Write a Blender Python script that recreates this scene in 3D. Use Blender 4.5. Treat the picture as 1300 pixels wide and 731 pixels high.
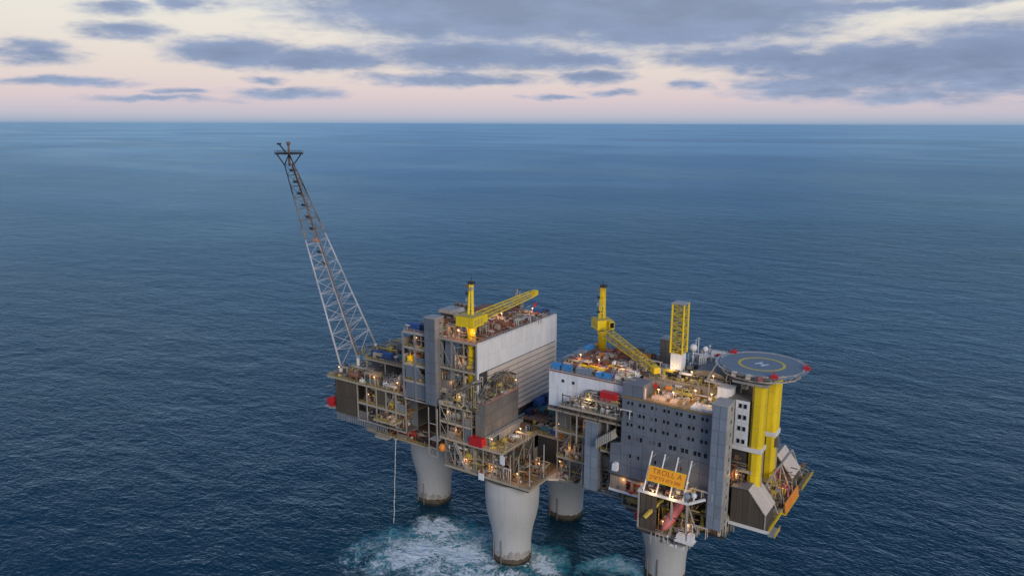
import bpy, math, random
from mathutils import Vector, Matrix
R = math.radians
for o in list(bpy.data.objects): bpy.data.objects.remove(o)
scene = bpy.context.scene
col = scene.collection

# ------------------------------------------------------------------ camera
PSI, PITCH, ROLL = R(34.0), R(12.011), R(-0.17)
CAM = Vector((166.92, -270.03, 180.0))
cd = bpy.data.cameras.new("camera"); cd.sensor_fit = 'HORIZONTAL'; cd.sensor_width = 36.0
cd.lens = 36.0 * 980.0 / 1300.0; cd.clip_start = 1.0; cd.clip_end = 2.0e6
cam = bpy.data.objects.new("camera", cd); col.objects.link(cam)
cam.matrix_world = Matrix.Translation(CAM) @ Matrix.Rotation(PSI, 4, 'Z') @ Matrix.Rotation(R(90) - PITCH, 4, 'X') @ Matrix.Rotation(-ROLL, 4, 'Z')
scene.camera = cam

# ------------------------------------------------------------------ sky
world = bpy.data.worlds.new("World"); scene.world = world; world.use_nodes = True
wn, wl = world.node_tree.nodes, world.node_tree.links
wn.clear()
def N(t, nodes=None, **kw):
    n = (nodes or wn).new(t)
    for k, v in kw.items(): setattr(n, k, v)
    return n
def M_(op, a, b=None, c=None, nodes=None, links=None):
    nodes = nodes or wn; links = links or wl
    n = nodes.new('ShaderNodeMath'); n.operation = op
    for i, v in enumerate((a, b, c)):
        if v is None: continue
        if isinstance(v, (int, float)): n.inputs[i].default_value = v
        else: links.new(v, n.inputs[i])
    return n.outputs[0]
SUN_EL, SUN_AZ = R(24.0), None
SUN_DIR = Vector((0.78, -0.52, 0.0)).normalized() * math.cos(SUN_EL) + Vector((0, 0, math.sin(SUN_EL)))
tc = N('ShaderNodeTexCoord')
sep = N('ShaderNodeSeparateXYZ'); wl.new(tc.outputs['Generated'], sep.inputs[0])
sx, sy, sz = sep.outputs
rr = M_('ADD', M_('MULTIPLY', sx, math.cos(PSI)), M_('MULTIPLY', sy, math.sin(PSI)))
ff = M_('ADD', M_('MULTIPLY', sx, -math.sin(PSI)), M_('MULTIPLY', sy, math.cos(PSI)))
az = M_('MULTIPLY', M_('ARCTAN2', rr, ff), 57.29578)
hz = M_('SQRT', M_('ADD', M_('MULTIPLY', sx, sx), M_('MULTIPLY', sy, sy)))
el = M_('MULTIPLY', M_('ARCTAN2', sz, hz), 57.29578)
comb = N('ShaderNodeCombineXYZ'); wl.new(az, comb.inputs[0]); wl.new(el, comb.inputs[1])
P0 = comb.outputs[0]
def noise(vec, scl, detail, rough, sc=(1, 1, 1), dist=0.0, loc=(0, 0, 0)):
    mp = N('ShaderNodeMapping'); wl.new(vec, mp.inputs[0]); mp.inputs['Scale'].default_value = sc; mp.inputs['Location'].default_value = loc
    n = N('ShaderNodeTexNoise'); wl.new(mp.outputs[0], n.inputs['Vector'])
    n.inputs['Scale'].default_value = scl; n.inputs['Detail'].default_value = detail
    n.inputs['Roughness'].default_value = rough; n.inputs['Distortion'].default_value = dist
    return n
warp = noise(P0, 0.30, 6, 0.6, (1, 3.2, 1))
w1 = N('ShaderNodeVectorMath', operation='SUBTRACT'); wl.new(warp.outputs['Color'], w1.inputs[0]); w1.inputs[1].default_value = (.5, .5, .5)
w2 = N('ShaderNodeVectorMath', operation='MULTIPLY'); wl.new(w1.outputs[0], w2.inputs[0]); w2.inputs[1].default_value = (5.0, 1.05, 0)
w3 = N('ShaderNodeVectorMath', operation='ADD'); wl.new(P0, w3.inputs[0]); wl.new(w2.outputs[0], w3.inputs[1])
PW = w3.outputs[0]
CLOUDS = [(-18.89,4.62,4.11,0.71,1.00),(-13.74,4.31,5.96,0.57,0.90),(-2.76,4.77,7.29,0.85,0.95),(2.30,4.44,4.19,0.64,0.90),(-0.50,8.0,13.4,1.8,1.3),(11.58,7.75,10.6,2.0,1.3),(4,8.3,18,1.5,1.2),(19.28,7.44,5.71,0.59,0.80),(-4.19,3.10,5.93,0.38,0.90),(5.38,4.41,2.77,0.48,0.80),(5.95,3.28,2.34,0.38,0.90),(-30.63,4.19,2.38,0.56,0.85),(-25.48,5.72,2.32,0.43,0.80),(-25.79,7.12,1.92,0.38,0.70),(-21.97,7.61,2.03,0.48,0.80),(-29.55,2.49,4.00,0.24,0.80),(-24.26,1.49,4.14,0.18,0.70),(-15.72,2.02,3.31,0.32,0.85),(-22.55,1.96,1.96,0.15,0.60),(14.88,4.46,4.61,0.62,0.80),(25.29,3.76,6.6,1.25,1.2),(30.95,3.9,5.2,1.7,1.15),(20.62,2.48,4.79,0.66,0.90),(26.39,1.77,4.58,0.35,0.80),(24.96,7.46,7.65,0.33,0.80),(31.49,2.60,2.40,0.65,0.90),(12.30,2.72,1.40,0.27,0.70),(7.10,2.18,1.45,0.19,0.70),(2.88,1.88,1.81,0.16,0.70),(-17.48,2.90,1.29,0.21,0.70),(-5.77,6.87,3.32,1.55,0.80),(18.25,4.22,3.48,1.02,0.90),(-45,5,9,1.5,1),(-52,2.6,7,.6,.9),(44,5.2,10,1.6,1),(52,2.4,8,.6,.9)]
acc = None
for (a, e, wa, he, s) in CLOUDS:
    ka, ke = 1 / (wa * 1.15), 1 / (he * 1.45)
    v = N('ShaderNodeVectorMath', operation='MULTIPLY_ADD'); wl.new(PW, v.inputs[0]); v.inputs[1].default_value = (ka, ke, 0); v.inputs[2].default_value = (-a * ka, -e * ke, 0)
    l = N('ShaderNodeVectorMath', operation='LENGTH'); wl.new(v.outputs[0], l.inputs[0])
    b = M_('MULTIPLY_ADD', l.outputs['Value'], -s, 1.25 * s)
    acc = b if acc is None else M_('SMOOTH_MAX', acc, b, 0.12)
fine = noise(P0, 0.45, 7, 0.62, (1, 3.6, 1), 0.3, (3, 9, 2))
up = noise(tc.outputs['Generated'], 2.3, 6, 0.55, (1, 1, 2.4), 0.2)
high = M_('MULTIPLY', M_('MULTIPLY', M_('SUBTRACT', el, 9.0), 0.25), 1.0); 
hc = N('ShaderNodeClamp'); wl.new(high, hc.inputs[0])
upc = M_('MULTIPLY', M_('ADD', M_('MULTIPLY', M_('SUBTRACT', up.outputs['Fac'], 0.45), 5.0), 0.55), hc.outputs[0])
dens = M_('ADD', M_('MAXIMUM', acc, M_('SUBTRACT', upc, 0.4)), M_('MULTIPLY', M_('SUBTRACT', fine.outputs['Fac'], 0.5), 0.9))
mr = N('ShaderNodeMapRange', interpolation_type='SMOOTHSTEP'); wl.new(dens, mr.inputs[0])
mr.inputs['From Min'].default_value = -0.08; mr.inputs['From Max'].default_value = 0.75; mr.inputs['To Max'].default_value = 0.95
# thin veil streaks everywhere near the horizon
ramp = N('ShaderNodeValToRGB'); rt = M_('DIVIDE', el, 60.0); wl.new(rt, ramp.inputs[0])
def s2l(c): return tuple(((x / 255) / 12.92 if x / 255 <= .04045 else (((x / 255) + .055) / 1.055) ** 2.4) for x in c) + (1,)
er = ramp.color_ramp; er.elements[0].position = 0.0; er.elements[0].color = s2l((142, 164, 194)); er.elements[1].position = 1.0; er.elements[1].color = s2l((64, 110, 176))
for p, c in ((.0045, (174, 183, 202)), (.011, (196, 192, 207)), (.03, (223, 204, 208)), (.06, (233, 218, 210)), (.11, (238, 231, 219)), (.15, (238, 236, 228)), (.21, (178, 204, 232)), (.36, (96, 140, 196))):
    q = er.elements.new(p); q.color = s2l(c)
cramp = N('ShaderNodeValToRGB'); wl.new(M_('ADD', M_('DIVIDE', el, 40.0), M_('MULTIPLY', M_('SUBTRACT', fine.outputs['Fac'], .5), .12)), cramp.inputs[0])
ce = cramp.color_ramp; ce.elements[0].position = 0.02; ce.elements[0].color = s2l((148, 166, 198)); ce.elements[1].position = 1.0; ce.elements[1].color = s2l((78, 116, 170))
q = ce.elements.new(.1); q.color = s2l((124, 144, 182)); q = ce.elements.new(.2); q.color = s2l((138, 153, 186)); q = ce.elements.new(.45); q.color = s2l((112, 140, 182))
# the cloud edges are thinner and paler than their hearts
body = noise(P0, 0.22, 4, 0.55, (1, 4.5, 1), 0.3, (7, 1, 4))
thick = N('ShaderNodeMapRange'); wl.new(M_('ADD', dens, M_('MULTIPLY', M_('SUBTRACT', body.outputs['Fac'], .5), 2.2)), thick.inputs[0])
thick.inputs['From Min'].default_value = 0.2; thick.inputs['From Max'].default_value = 1.5; thick.inputs['To Min'].default_value = 1.14; thick.inputs['To Max'].default_value = 0.84
shade = N('ShaderNodeVectorMath', operation='SCALE'); wl.new(cramp.outputs[0], shade.inputs[0]); wl.new(thick.outputs[0], shade.inputs['Scale'])
cmix = N('ShaderNodeMix', data_type='RGBA'); wl.new(mr.outputs[0], cmix.inputs[0]); wl.new(ramp.outputs[0], cmix.inputs[6]); wl.new(shade.outputs[0], cmix.inputs[7])
sky = N('ShaderNodeTexSky', sky_type='NISHITA'); sky.sun_disc = False
sky.sun_elevation = SUN_EL; sky.sun_rotation = math.atan2(SUN_DIR.x, SUN_DIR.y); sky.altitude = 100
bg1 = N('ShaderNodeBackground'); wl.new(cmix.outputs[2], bg1.inputs[0]); bg1.inputs[1].default_value = 0.93
bg2 = N('ShaderNodeBackground'); wl.new(sky.outputs[0], bg2.inputs[0]); bg2.inputs[1].default_value = 0.006
add = N('ShaderNodeAddShader'); wl.new(bg1.outputs[0], add.inputs[0]); wl.new(bg2.outputs[0], add.inputs[1])
world.cycles.sampling_method = 'MANUAL'; world.cycles.sample_map_resolution = 256
wo = N('ShaderNodeOutputWorld'); wl.new(add.outputs[0], wo.inputs[0])

# ------------------------------------------------------------------ sun, exposure
sl = bpy.data.lights.new("sun", 'SUN'); sl.energy = 1.7; sl.angle = R(25); sl.color = (1.0, 0.90, 0.80)
so = bpy.data.objects.new("sun", sl); col.objects.link(so); so.location = (300, -250, 300)
so.rotation_euler = SUN_DIR.to_track_quat('Z', 'Y').to_euler()
vs = scene.view_settings; vs.view_transform = 'Standard'; vs.look = 'None'; vs.exposure = 0.0; vs.gamma = 1.0; vs.use_curve_mapping = False
scene.render.engine = 'CYCLES'
scene.cycles.max_bounces = 4; scene.cycles.diffuse_bounces = 2; scene.cycles.glossy_bounces = 2; scene.cycles.transmission_bounces = 1

# ------------------------------------------------------------------ materials
def mat(name, c, rough=.6, metal=0.0, var=.22, streak=.25, dirt=(.10, .075, .055), scale=.25, rnd=.10, emit=None):
    m = bpy.data.materials.new(name); m.use_nodes = True
    n, l = m.node_tree.nodes, m.node_tree.links
    b = n['Principled BSDF']; b.inputs['Roughness'].default_value = rough; b.inputs['Metallic'].default_value = metal
    if emit:
        b.inputs['Base Color'].default_value = (*c, 1); b.inputs['Emission Color'].default_value = (*c, 1); b.inputs['Emission Strength'].default_value = emit
        return m
    g = n.new('ShaderNodeNewGeometry')
    n1 = n.new('ShaderNodeTexNoise'); l.new(g.outputs['Position'], n1.inputs['Vector']); n1.inputs['Scale'].default_value = scale; n1.inputs['Detail'].default_value = 5; n1.inputs['Roughness'].default_value = .65
    mp = n.new('ShaderNodeMapping'); l.new(g.outputs['Position'], mp.inputs[0]); mp.inputs['Scale'].default_value = (1, 1, .06)
    n2 = n.new('ShaderNodeTexNoise'); l.new(mp.outputs[0], n2.inputs['Vector']); n2.inputs['Scale'].default_value = 1.1; n2.inputs['Detail'].default_value = 4
    oi = n.new('ShaderNodeObjectInfo')
    A = lambda op, a, bb: M_(op, a, bb, nodes=n, links=l)
    v = A('ADD', A('MULTIPLY', A('SUBTRACT', n1.outputs['Fac'], .5), var * 2), A('MULTIPLY', A('SUBTRACT', oi.outputs['Random'], .5), rnd * 2))
    f = A('ADD', v, 1.0)
    mul = n.new('ShaderNodeVectorMath'); mul.operation = 'SCALE'; mul.inputs[0].default_value = c; l.new(f, mul.inputs['Scale'])
    mrn = n.new('ShaderNodeMapRange'); l.new(n2.outputs['Fac'], mrn.inputs[0]); mrn.inputs[1].default_value = .52; mrn.inputs[2].default_value = .78; mrn.inputs[4].default_value = streak
    mx = n.new('ShaderNodeMix'); mx.data_type = 'RGBA'; l.new(mrn.outputs[0], mx.inputs[0]); l.new(mul.outputs[0], mx.inputs[6]); mx.inputs[7].default_value = (*dirt, 1)
    l.new(mx.outputs[2], b.inputs['Base Color'])
    l.new(A('ADD', A('MULTIPLY', n1.outputs['Fac'], .25), rough - .12), b.inputs['Roughness'])
    return m
M = dict(
    concrete=mat('concrete', (.42, .41, .395), .85, var=.13, streak=.28, dirt=(.25, .225, .195), scale=.12, rnd=.03),
    growth=mat('marine_growth', (.085, .066, .036), .8, var=.5, streak=.5, dirt=(.03, .03, .018), scale=.5),
    stain=mat('stained_concrete', (.30, .28, .25), .85, var=.25, streak=.6, dirt=(.16, .12, .085), scale=.4),
    wet=mat('wet_growth', (.028, .026, .016), .45, var=.5, streak=.3, dirt=(.015, .018, .012), scale=.6),
    white=mat('white_paint', (.76, .73, .69), .5, var=.10, streak=.34, dirt=(.34, .28, .22), rnd=.035),
    white2=mat('cool_white_paint', (.76, .76, .77), .5, var=.12, streak=.36, dirt=(.33, .30, .28), rnd=.03),
    cream=mat('cream_cladding', (.62, .51, .41), .55, var=.12, streak=.3, dirt=(.28, .22, .17), rnd=.06),
    grey=mat('grey_paint', (.21, .22, .235), .5, var=.16, streak=.4, rnd=.09),
    bluegrey=mat('blue_grey_paint', (.145, .165, .195), .5, var=.16, streak=.42, dirt=(.085, .085, .09), rnd=.09),
    palebluegrey=mat('pale_blue_grey_paint', (.20, .24, .29), .5, var=.16, streak=.4, dirt=(.12, .115, .12), rnd=.08),
    brown=mat('brown_windwall', (.085, .066, .047), .7, var=.3, streak=.35, dirt=(.03, .024, .02), rnd=.12),
    steel=mat('grey_steel', (.19, .175, .155), .55, .1, var=.25, streak=.4),
    msteel=mat('mid_steel', (.27, .24, .20), .55, .05, var=.22, streak=.45),
    boomgrey=mat('boom_grey', (.47, .47, .475), .55, var=.15, streak=.4),
    lsteel=mat('pale_steel', (.40, .37, .325), .5, .05, var=.2, streak=.5),
    beige=mat('beige_deck_edge', (.42, .35, .255), .6, var=.22, streak=.35),
    dark=mat('dark_steel', (.045, .043, .042), .6, var=.3, streak=.3),
    black=mat('sooty_steel', (.035, .033, .034), .7, var=.3, streak=.2),
    deck=mat('deck_plate', (.15, .125, .10), .7, var=.45, streak=0, scale=.35),
    deckred=mat('red_oxide_deck', (.27, .115, .058), .7, var=.4, streak=0, scale=.22),
    deckyel=mat('ochre_deck', (.30, .20, .075), .7, var=.5, streak=0, scale=.3),
    yellow=mat('yellow_paint', (.86, .60, .010), .5, var=.16, streak=.38, dirt=(.40, .25, .03), rnd=.07),
    yellow2=mat('worn_yellow_paint', (.52, .40, .07), .5, var=.2, streak=.35, dirt=(.2, .14, .05)),
    orange=mat('orange_paint', (.78, .25, .025), .45, var=.1, streak=.15, dirt=(.4, .12, .03)),
    signor=mat('sign_orange', (1.0, .42, .012), .45, var=.05, streak=.05, dirt=(.5, .2, .03), rnd=0),
    signtx=mat('sign_lettering', (.42, .10, .012), .5, var=.05, streak=0, rnd=0),
    red=mat('red_paint', (.52, .022, .025), .42, var=.12, streak=.15, dirt=(.2, .02, .02)),
    pink=mat('faded_red_paint', (.50, .13, .12), .5, var=.15, streak=.2, dirt=(.3, .12, .1)),
    blue=mat('blue_container_paint', (.025, .09, .28), .5, var=.2, streak=.25, dirt=(.05, .05, .06)),
    sky=mat('bright_blue_paint', (.05, .27, .58), .5, var=.15, streak=.15, dirt=(.08, .15, .25)),
    navy=mat('navy_paint', (.018, .035, .085), .5, var=.2, streak=.25),
    teal=mat('teal_paint', (.05, .16, .17), .5, var=.2, streak=.25),
    rust=mat('rusty_steel', (.22, .10, .055), .75, var=.45, streak=.4),
    glass=mat('dark_glass', (.012, .015, .02), .12, var=.1, streak=0),
    blind=mat('drawn_blind', (.10, .11, .12), .35, var=.2, streak=0),
    heli=mat('helideck_green_grey', (.175, .22, .245), .75, var=.2, streak=0, scale=.2),
    helyel=mat('marking_yellow', (.62, .45, .06), .7, var=.2, streak=0, scale=.8),
    helwh=mat('marking_white', (.68, .70, .72), .7, var=.2, streak=0, scale=.8),
    lamp=mat('lamp_glow', (1.0, .66, .32), emit=4.0),
    lampw=mat('lamp_glow_pale', (1.0, .85, .62), emit=4.0),
    net=mat('net_mesh', (.33, .34, .34), .7, var=.2, streak=.1),
    spray=mat('water_spray', (.75, .8, .84), .6, var=.1, streak=0),
)
for k in ('deck', 'deckred', 'deckyel', 'heli'): pass

# ------------------------------------------------------------------ mesh helpers
WL = {}
class MB:
    def __init__(s): s.v = []; s.f = []
    def box(s, x0, x1, y0, y1, z0, z1):
        i = len(s.v)
        s.v += [(x, y, z) for z in (z0, z1) for x, y in ((x0, y0), (x1, y0), (x1, y1), (x0, y1))]
        s.f += [tuple(i + k for k in q) for q in ((3, 2, 1, 0), (4, 5, 6, 7), (0, 1, 5, 4), (1, 2, 6, 5), (2, 3, 7, 6), (3, 0, 4, 7))]
        return s
    def _frame(s, p, q):
        d = (q - p); L = d.length; d = d / L if L > 1e-9 else Vector((0, 0, 1))
        u = d.cross(Vector((0, 0, 1)))
        if u.length < 1e-4: u = Vector((1, 0, 0))
        u.normalize(); w = u.cross(d); return d, u, w
    def beam(s, p, q, a, b=None):
        p, q = Vector(p), Vector(q); b = b or a; d, u, w = s._frame(p, q); i = len(s.v)
        for c in (p, q):
            for x, y in ((-1, -1), (1, -1), (1, 1), (-1, 1)): s.v.append(tuple(c + u * x * a / 2 + w * y * b / 2))
        s.f += [tuple(i + k for k in q) for q in ((3, 2, 1, 0), (4, 5, 6, 7), (0, 1, 5, 4), (1, 2, 6, 5), (2, 3, 7, 6), (3, 0, 4, 7))]
        return s
    def tube(s, p, q, r, n=8, r2=None):
        p, q = Vector(p), Vector(q); r2 = r if r2 is None else r2; d, u, w = s._frame(p, q); i = len(s.v)
        for c, rad in ((p, r), (q, r2)):
            for k in range(n):
                t = 2 * math.pi * k / n; s.v.append(tuple(c + u * math.cos(t) * rad + w * math.sin(t) * rad))
        for k in range(n): s.f.append((i + k, i + (k + 1) % n, i + n + (k + 1) % n, i + n + k))
        s.f.append(tuple(i + k for k in range(n - 1, -1, -1))); s.f.append(tuple(i + n + k for k in range(n)))
        return s
    def path(s, pts, r, n=6):
        for a, b in zip(pts, pts[1:]): s.tube(a, b, r, n)
        for a in pts[1:-1]: s.ball(a, r * 1.06, 6, 3)
        return s
    def lathe(s, c, prof, n=20, axis='Z'):
        i = len(s.v); m = len(prof)
        for (r, z) in prof:
            for k in range(n):
                t = 2 * math.pi * k / n; a, b = r * math.cos(t), r * math.sin(t)
                o = (a, b, z) if axis == 'Z' else ((z, a, b) if axis == 'X' else (b, z, a))
                s.v.append((c[0] + o[0], c[1] + o[1], c[2] + o[2]))
        for j in range(m - 1):
            for k in range(n): s.f.append((i + j * n + k, i + j * n + (k + 1) % n, i + (j + 1) * n + (k + 1) % n, i + (j + 1) * n + k))
        s.f.append(tuple(i + k for k in range(n - 1, -1, -1))); s.f.append(tuple(i + (m - 1) * n + k for k in range(n)))
        return s
    def ball(s, c, r, n=8, m=5):
        return s.lathe(c, [(max(r * math.sin(math.pi * j / m), 1e-3), -r * math.cos(math.pi * j / m)) for j in range(m + 1)], n)
    def capsule(s, c, r, L, axis='X', n=10):
        h = L / 2; pr = [(.02, -h), (.55 * r, -h + .10 * r), (.88 * r, -h + .3 * r), (r, -h + .6 * r), (r, h - .6 * r), (.88 * r, h - .3 * r), (.55 * r, h - .1 * r), (.02, h)]
        return s.lathe(c, pr, n, axis)
    def prism(s, pts, ax, lo, hi):
        i = len(s.v); n = len(pts)
        for t in (lo, hi):
            for (a, b) in pts: s.v.append({'X': (t, a, b), 'Y': (a, t, b), 'Z': (a, b, t)}[ax])
        s.f.append(tuple(i + k for k in range(n - 1, -1, -1))); s.f.append(tuple(i + n + k for k in range(n)))
        for k in range(n): s.f.append((i + k, i + (k + 1) % n, i + n + (k + 1) % n, i + n + k))
        return s
    def mesh(s, name, m, c=(0, 0, 0), smooth=False):
        me = bpy.data.meshes.new(name)
        me.from_pydata([(v[0] - c[0], v[1] - c[1], v[2] - c[2]) for v in s.v], [], s.f); me.update()
        import bmesh
        bm = bmesh.new(); bm.from_mesh(me); bmesh.ops.recalc_face_normals(bm, faces=bm.faces); bm.to_mesh(me); bm.free()
        me.materials.append(M[m] if isinstance(m, str) else m)
        if smooth:
            for p in me.polygons: p.use_smooth = len(p.vertices) == 4
        return me
    def build(s, name, m, parent=None, smooth=False):
        xs, ys, zs = zip(*s.v); c = Vector(((min(xs) + max(xs)) / 2, (min(ys) + max(ys)) / 2, min(zs) if parent is None else (min(zs) + max(zs)) / 2))
        o = bpy.data.objects.new(name, s.mesh(name, m, c, smooth)); col.objects.link(o)
        if parent is not None: o.parent = parent; o.location = c - WL[parent.name]
        else: o.location = c
        WL[o.name] = c
        return o
def put(name, me, loc, parent=None, rz=0.0, scale=None, rot=None):
    o = bpy.data.objects.new(name, me); col.objects.link(o); loc = Vector(loc)
    if parent is not None: o.parent = parent; o.location = loc - WL[parent.name]
    else: o.location = loc
    o.rotation_euler = rot if rot else (0, 0, rz)
    if scale: o.scale = scale
    WL[o.name] = loc
    return o
def tag(o, label, cat, group=None, kind=None):
    if label: o['label'] = label
    if cat: o['category'] = cat
    if group: o['group'] = group
    if kind: o['kind'] = kind
    return o
def thing(name, label, cat, loc, group=None):
    o = bpy.data.objects.new(name, None); col.objects.link(o); o.location = loc; o.empty_display_size = 1
    WL[o.name] = Vector(loc); return tag(o, label, cat, group)
def dup(root, loc, rz=0.0, label=None):
    def cp(o, par):
        c = o.copy(); col.objects.link(c); c.parent = par
        for ch in [x for x in kids.get(o, [])]: cp(ch, c)
        return c
    kids = {}
    for o in bpy.data.objects:
        if o.parent: kids.setdefault(o.parent, []).append(o)
    r = cp(root, None); r.location = loc; r.rotation_euler = (0, 0, rz); WL[r.name] = Vector(loc)
    if label: r['label'] = label
    return r
BOXM = {}
def unit_panel(m, w, h, t, key):
    """panel lying in the XZ plane facing -Y, centred; slightly dished edges so each reads as a pressed sheet"""
    k = (m, round(w, 3), round(h, 3), key)
    if k not in BOXM:
        b = MB(); e = .06
        b.box(-w / 2, w / 2, -t * .6, 0, -h / 2, h / 2); b.box(-w / 2 + e * 2, w / 2 - e * 2, -t, -t * .55, -h / 2 + e * 2, h / 2 - e * 2)
        BOXM[k] = b.mesh('wall_panel', m)
    return BOXM[k]
ROT = {'-Y': 0.0, '+X': R(90), '+Y': R(180), '-X': R(-90)}
def panels(parent, face, plane, u0, u1, z0, z1, nu, nz, m, gap=.09, t=.18, name='wall_panel', skip=None):
    w, h = (u1 - u0) / nu, (z1 - z0) / nz
    for i in range(nu):
        for j in range(nz):
            if skip and skip(i, j): continue
            u, z = u0 + (i + .5) * w, z0 + (j + .5) * h
            loc = (u, plane, z) if face in ('-Y', '+Y') else (plane, u, z)
            put(name, unit_panel(m, w - gap, h - gap, t, name), loc, parent, ROT[face])
WINM = {}
def window(parent, face, plane, u, z, w=1.25, h=1.5):
    k = (w, h)
    if k not in WINM:
        b = MB(); e = .12
        b.box(-w / 2 - e, w / 2 + e, -.14, .02, h / 2, h / 2 + e); b.box(-w / 2 - e, w / 2 + e, -.2, .02, -h / 2 - e, -h / 2)
        b.box(-w / 2 - e, -w / 2, -.14, .02, -h / 2, h / 2); b.box(w / 2, w / 2 + e, -.14, .02, -h / 2, h / 2)
        p = MB().box(-w / 2, w / 2, -.05, .02, -h / 2, h / 2)
        WINM[k] = (b.mesh('window', 'grey'), p.mesh('pane', 'glass'), p.mesh('pane', 'blind'))
    loc = (u, plane, z) if face in ('-Y', '+Y') else (plane, u, z)
    o = put('window', WINM[k][0], loc, parent, ROT[face])
    q = put('pane', WINM[k][2 if (int(u * 7.3 + z * 3.1) % 6) == 0 else 1], loc, None); q.parent = o; q.location = (0, 0, 0)
def railing(parent, pts, z, m='yellow2', h=1.15, step=2.2, toe='beige', toeh=.75):
    b = MB(); t = MB()
    for (a, c) in zip(pts, pts[1:]):
        a3, c3 = Vector((*a, z)), Vector((*c, z)); L = (c3 - a3).length; n = max(1, round(L / step))
        for k in range(n + 1):
            p = a3.lerp(c3, k / n); b.beam(p, p + Vector((0, 0, h)), .09)
        for hh in (.55, h): b.beam(a3 + Vector((0, 0, hh)), c3 + Vector((0, 0, hh)), .085)
        t.beam(a3 - Vector((0, 0, toeh / 2 - .12)), c3 - Vector((0, 0, toeh / 2 - .12)), .16, toeh)
    b.build('railing', m, parent); t.build('deck_edge', toe, parent)
def plate(parent, x0, x1, y0, y1, z, m='deck', t=.35, name='deck_plate'):
    return MB().box(x0, x1, y0, y1, z - t, z).build(name, m, parent)
def frame(parent, x0, x1, y0, y1, zs, nx, ny, m='lsteel', faces=('-Y', '+X'), w=.55, brace=.45, seed=1, bm=None):
    """columns, girders and diagonal braces on the seen faces of an open steel module; every member its own part"""
    rg = random.Random(seed)
    runs = []
    if '-Y' in faces: runs.append([(x0 + (x1 - x0) * i / nx, y0) for i in range(nx + 1)])
    if '+X' in faces: runs.append([(x1, y0 + (y1 - y0) * i / ny) for i in range(ny + 1)])
    if '-X' in faces: runs.append([(x0, y0 + (y1 - y0) * i / ny) for i in range(ny + 1)])
    seen = set()
    for run in runs:
        for i, p in enumerate(run):
            if p not in seen:
                seen.add(p); MB().beam((*p, zs[0]), (*p, zs[-1] - .36), w).build('column', m, parent)
        for z in zs:
            a, c = run[0], run[-1]; MB().beam((*a, z - .62), (*c, z - .62), w * .8, .5).build('girder', bm or m, parent)
        for za, zb in zip(zs, zs[1:]):
            for a, c in zip(run, run[1:]):
                if rg.random() < .3:   # sheeted bay
                    g = Vector((c[0] - a[0], c[1] - a[1], 0)).normalized(); o = Vector((0, .35, 0)) if abs(g.x) > .5 else Vector((-.35, 0, 0)); top = zb - .9 if rg.random() < .5 else za + (zb - za) * .45
                    p, q = Vector((*a, 0)) + g * .3 + o, Vector((*c, 0)) - g * .3 + o; mm = rg.choice(['grey', 'bluegrey', 'steel', 'lsteel', 'brown', 'msteel'])
                    b = MB(); k = max(2, int((q - p).length / 1.2))
                    for e in range(k):
                        u0, u1 = p.lerp(q, e / k), p.lerp(q, (e + .94) / k); b.beam((u0 + u1) / 2 + Vector((0, 0, za + .15)), (u0 + u1) / 2 + Vector((0, 0, top)), (u1 - u0).length if abs(g.x) > .5 else .12, .12 if abs(g.x) > .5 else (u1 - u0).length)
                    b.build('bay_sheeting', mm, parent)
                elif rg.random() < brace:
                    if rg.random() < .5: a, c = c, a
                    MB().tube((*a, za), (*c, zb - .8), w * .36, 6).build('brace', m, parent)

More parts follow.
